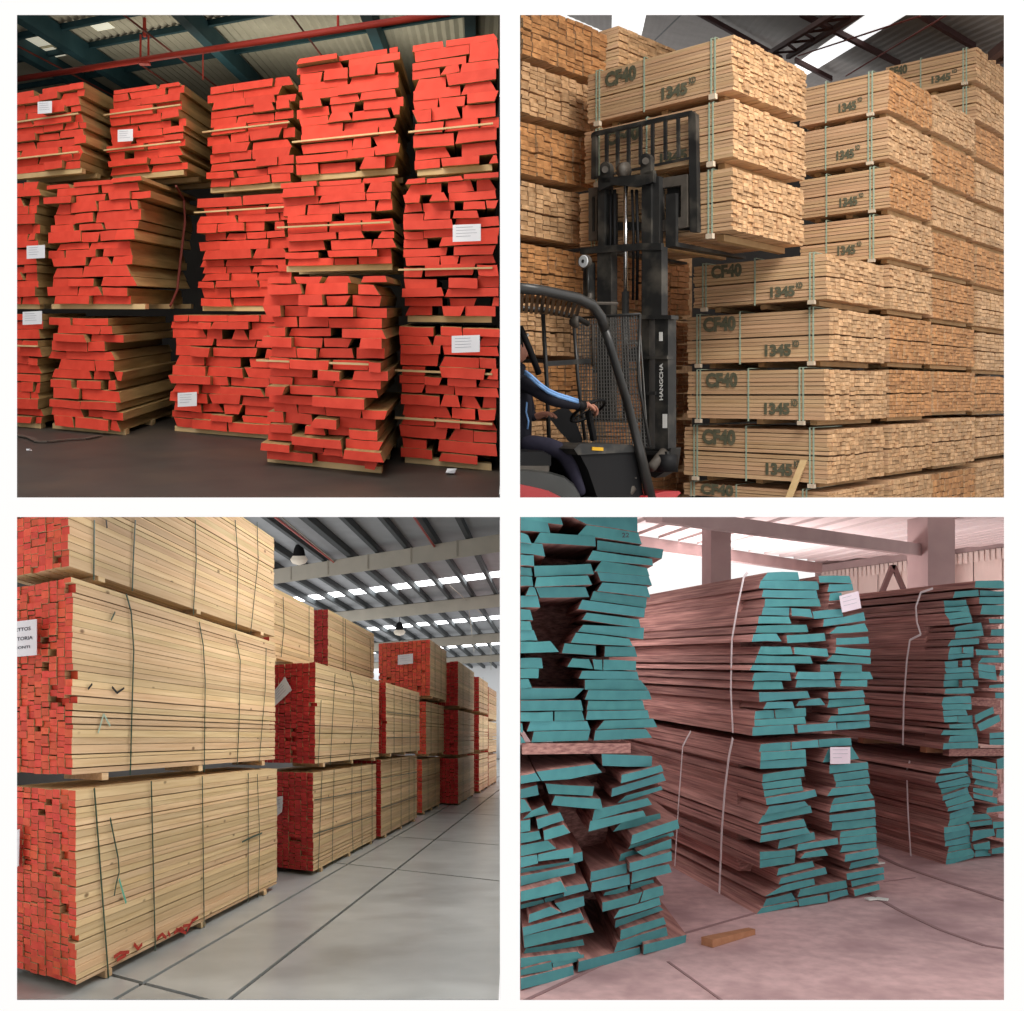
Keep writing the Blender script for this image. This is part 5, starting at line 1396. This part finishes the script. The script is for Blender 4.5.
def skin_mesh(name, joints, edges, mat, parent, sub=2, root_idx=0):
    base = Vector((0, 0, 0)); p = parent
    while p is not None: base += p.location; p = p.parent
    me = bpy.data.meshes.new(name)
    me.from_pydata([tuple(Vector(j[0])-base) for j in joints], edges, [])
    o = bpy.data.objects.new(name, me); COL.objects.link(o)
    o.parent = parent
    md = o.modifiers.new('skin', 'SKIN'); md.use_smooth_shade = True
    if not me.skin_vertices:
        bpy.context.view_layer.objects.active = o
        me.attributes  # layer is made with the modifier below
    if not me.skin_vertices:
        bpy.context.view_layer.objects.active = o; o.select_set(True)
        bpy.ops.mesh.customdata_skin_add()
    for k, j in enumerate(joints):
        r = j[1]; r = r if isinstance(r, tuple) else (r, r)
        me.skin_vertices[0].data[k].radius = r
        me.skin_vertices[0].data[k].use_root = (k == root_idx)
    s_ = o.modifiers.new('smooth', 'SUBSURF'); s_.levels = sub; s_.render_levels = sub
    dg = bpy.context.evaluated_depsgraph_get(); ev = o.evaluated_get(dg)
    m2 = bpy.data.meshes.new_from_object(ev)
    for m in ([mat] if not isinstance(mat, list) else mat): m2.materials.append(m)
    m2.polygons.foreach_set('use_smooth', [True]*len(m2.polygons))
    o.modifiers.clear(); o.data = m2; bpy.data.meshes.remove(me)
    return o
def driver():
    P = R.P
    root = thing('person', 'driver in dark navy jacket with sky-blue stripes and dark trousers, hands at the wheel', 'person', P(526, 466, 8.5))
    Yb = 8.45
    # trunk, neck and head as one body; the jacket, trousers and hands are its parts
    body = [(P(522, 448, Yb), .10), (P(520, 424, Yb), .105), (P(519, 400, Yb), .12), (P(519, 381, Yb), .10), (P(519.5, 370, Yb), .052), (P(520.5, 362, Yb), .055)]
    skin_mesh('body', body, [(k, k+1) for k in range(5)], M['navy'], root)
    hc = P(517, 349, Yb)
    n, m = 20, 14; vs_ = []; fs = []
    fwd = Vector((.82, .50, -.06)).normalized(); upv = Vector((0, 0, 1)); sd = fwd.cross(upv).normalized()
    for i in range(m+1):
        th = math.pi*i/m
        for j in range(n):
            ph = 2*math.pi*j/n
            f, s_, u = math.sin(th)*math.cos(ph), math.sin(th)*math.sin(ph), math.cos(th)
            a, b, c = .092*f, .074*s_, .118*u
            if u < -.2 and f > 0: a += .012*f; b *= 1-.25*(-u-.2)
            if abs(s_) < .25 and f > .8 and -.35 < u < .15: a += .022*(1-abs(s_)*4)*(1-abs(u+.15)*2)     # nose
            if f > .6 and .05 < u < .3 and .2 < abs(s_) < .6: a -= .008                                    # eye sockets
            vs_.append(hc+fwd*a+sd*b+upv*c)
    for i in range(m):
        for j in range(n): fs.append((i*n+j, i*n+(j+1) % n, (i+1)*n+(j+1) % n, (i+1)*n+j))
    head = mesh('head', vs_, fs, M['skin'], root, None, True)
    hv = [hc+(v_-hc)*1.06+upv*.006-fwd*.012 for v_ in vs_]
    hf = [f for f in fs if all((vs_[k]-hc).dot(upv) > -.02 and ((vs_[k]-hc).dot(fwd) < .045 or (vs_[k]-hc).dot(upv) > .075) for k in f)]
    mesh('hair', hv, hf, M['hair'], head, None, True)
    for sg in (1, -1):
        ec = hc+sd*sg*.076-fwd*.012-upv*.005
        MB().tube([ec-upv*.028, ec, ec+upv*.028], [.006, .016, .010], 8).build('ear', M['skin'], head, True)
        ey = hc+fwd*.080+sd*sg*.030+upv*.018
        MB().tube([ey-fwd*.004, ey+fwd*.004], [.010, .006], 8).build('eye', M['ink'], head, True)
    MB().bar(hc+fwd*.086-upv*.052-sd*.018, hc+fwd*.086-upv*.052+sd*.018, fwd*.004, upv*.004).build('mouth', M['red_saw_d'], head)
    # white mask strap / collar piece
    MB().tube([P(523, 341, 8.40), P(526, 338, 8.42), P(528, 334, 8.44)], .012, 8).build('face_mask_strap', M['decal'], head, True)
    # near arm reaching to the wheel
    arm = [(P(519, 385, 8.38), .080), (P(528, 384, 8.28), .072), (P(540, 392.5, 8.24), .064), (P(552, 399.5, 8.26), .060), (P(566, 403, 8.34), .052), (P(578, 405, 8.42), .043), (P(583, 405.5, 8.46), .036)]
    sl = skin_mesh('sleeve', arm, [(k, k+1) for k in range(len(arm)-1)], M['navy'], root)
    cuff = MB().tube([P(577, 405, 8.42), P(584, 406, 8.46)], [.046, .044], 12).build('cuff', M['black'], sl, True)
    st = [P(525, 372.5, 8.22), P(531, 377, 8.18), P(539, 384.5, 8.17), P(548, 391, 8.19), P(558, 395.5, 8.24), P(568, 398.5, 8.30), P(577.5, 401.5, 8.38)]
    mb = MB()
    for off in (-.009, .009):
        mb.tube([p+UP*off+Vector((.0, -.006, 0)) for p in st], .0145, 8)
    mb.build('sleeve_stripe', M['sky_stripe'], sl, True)
    def hand(wr, palm, dirv, downv, sidev, sc, parent, curl):
        """palm with five fingers; dirv along the fingers, downv towards the palm side, sidev to the thumb"""
        J = [(wr, .026*sc), (palm, (.036*sc))]
        kn = palm+dirv*.042*sc
        E = [(0, 1)]
        for k in range(4):
            o_ = (k-1.5)*.0205*sc
            b_ = kn+sidev*(-o_)-dirv*abs(o_)*.25
            J.append((palm+dirv*.014*sc+sidev*(-o_*.8), .018*sc)); E.append((1, len(J)-1))
            J.append((b_, .0112*sc)); E.append((len(J)-2, len(J)-1))
            ln = (.030, .033, .031, .024)[k]*sc
            p1 = b_+(dirv*math.cos(curl)+downv*math.sin(curl))*ln
            p2 = p1+(dirv*math.cos(curl*2.1)+downv*math.sin(curl*2.1))*ln*.8
            p3 = p2+(dirv*math.cos(curl*2.9)+downv*math.sin(curl*2.9))*ln*.55
            for q, r_ in ((p1, .0100), (p2, .0092), (p3, .0078)):
                J.append((q, r_*sc)); E.append((len(J)-2, len(J)-1))
        t0 = palm+sidev*.030*sc-dirv*.012*sc
        J.append((t0, .015*sc)); E.append((1, len(J)-1))
        t1 = t0+(sidev*.55+dirv*.75+downv*.25).normalized()*.034*sc
        t2 = t1+(dirv*.75+downv*.65).normalized()*.026*sc
        J.append((t1, .0118*sc)); E.append((len(J)-2, len(J)-1)); J.append((t2, .0095*sc)); E.append((len(J)-2, len(J)-1))
        return skin_mesh('hand', J, E, M['skin'], parent, 2, 1)
    d = Vector((.80, .42, -.12)).normalized(); up_ = Vector((-.2, .35, -1)).normalized()
    dn = (up_-d*up_.dot(d)).normalized(); si = d.cross(dn).normalized()
    hand(P(583, 405.5, 8.46), P(588.5, 404.5, 8.50), d, dn, -si, 1.3, sl, .62)
    # far arm, hand on the lever
    arm2 = [(P(522, 384, 8.58), .075), (P(527, 402, 8.68), .062), (P(531, 417, 8.70), .055), (P(537, 418, 8.66), .040)]
    sl2 = skin_mesh('sleeve', arm2, [(0, 1), (1, 2), (2, 3)], M['navy'], root)
    d = Vector((.95, -.2, .22)).normalized(); up_ = Vector((.2, .1, -1)); dn = (up_-d*up_.dot(d)).normalized(); si = d.cross(dn).normalized()
    hand(P(536, 416.5, 8.46), P(541, 414.5, 8.44), d, dn, si, 1.3, sl2, .42)
    # jacket front stripe
    MB().tube([P(527, 402, 8.30), P(526, 412, 8.31), P(528.5, 421, 8.32), P(527.5, 429, 8.33)], .009, 6).build('jacket_piping', M['sky_stripe'], root, True)
    # legs
    legs = [(P(520, 446, 8.42), .105), (P(536, 446, 8.34), .098), (P(553, 448, 8.28), .086), (P(563, 452, 8.27), .075), (P(570, 466, 8.30), .068), (P(577, 482, 8.33), .056), (P(582, 496, 8.36), .048)]
    lg = skin_mesh('trouser_leg', legs, [(k, k+1) for k in range(6)], M['trouser'], root)
    sh = [(P(581, 499, 8.37), .045), (P(588, 501, 8.40), .042), (P(597, 502, 8.46), .034)]
    skin_mesh('shoe', sh, [(0, 1), (1, 2)], M['black'], lg)
    legs = [(P(522, 449, 8.60), .10), (P(548, 447, 8.68), .085), (P(560, 455, 8.74), .07), (P(572, 478, 8.76), .058), (P(578, 494, 8.78), .046)]
    lg = skin_mesh('trouser_leg', legs, [(k, k+1) for k in range(4)], M['trouser'], root)
    sh = [(P(578, 498, 8.78), .043), (P(590, 500, 8.84), .036)]
    skin_mesh('shoe', sh, [(0, 1)], M['black'], lg)
    # tan work boot of a pedal foot seen beside the pillar
    MB().tube([P(618, 499, 8.7), P(626, 496, 8.72), P(632, 488, 8.74), P(633, 478, 8.76)], [.03, .045, .042, .035], 10).build('work_boot', M['machine_grey'], root, True)
driver()
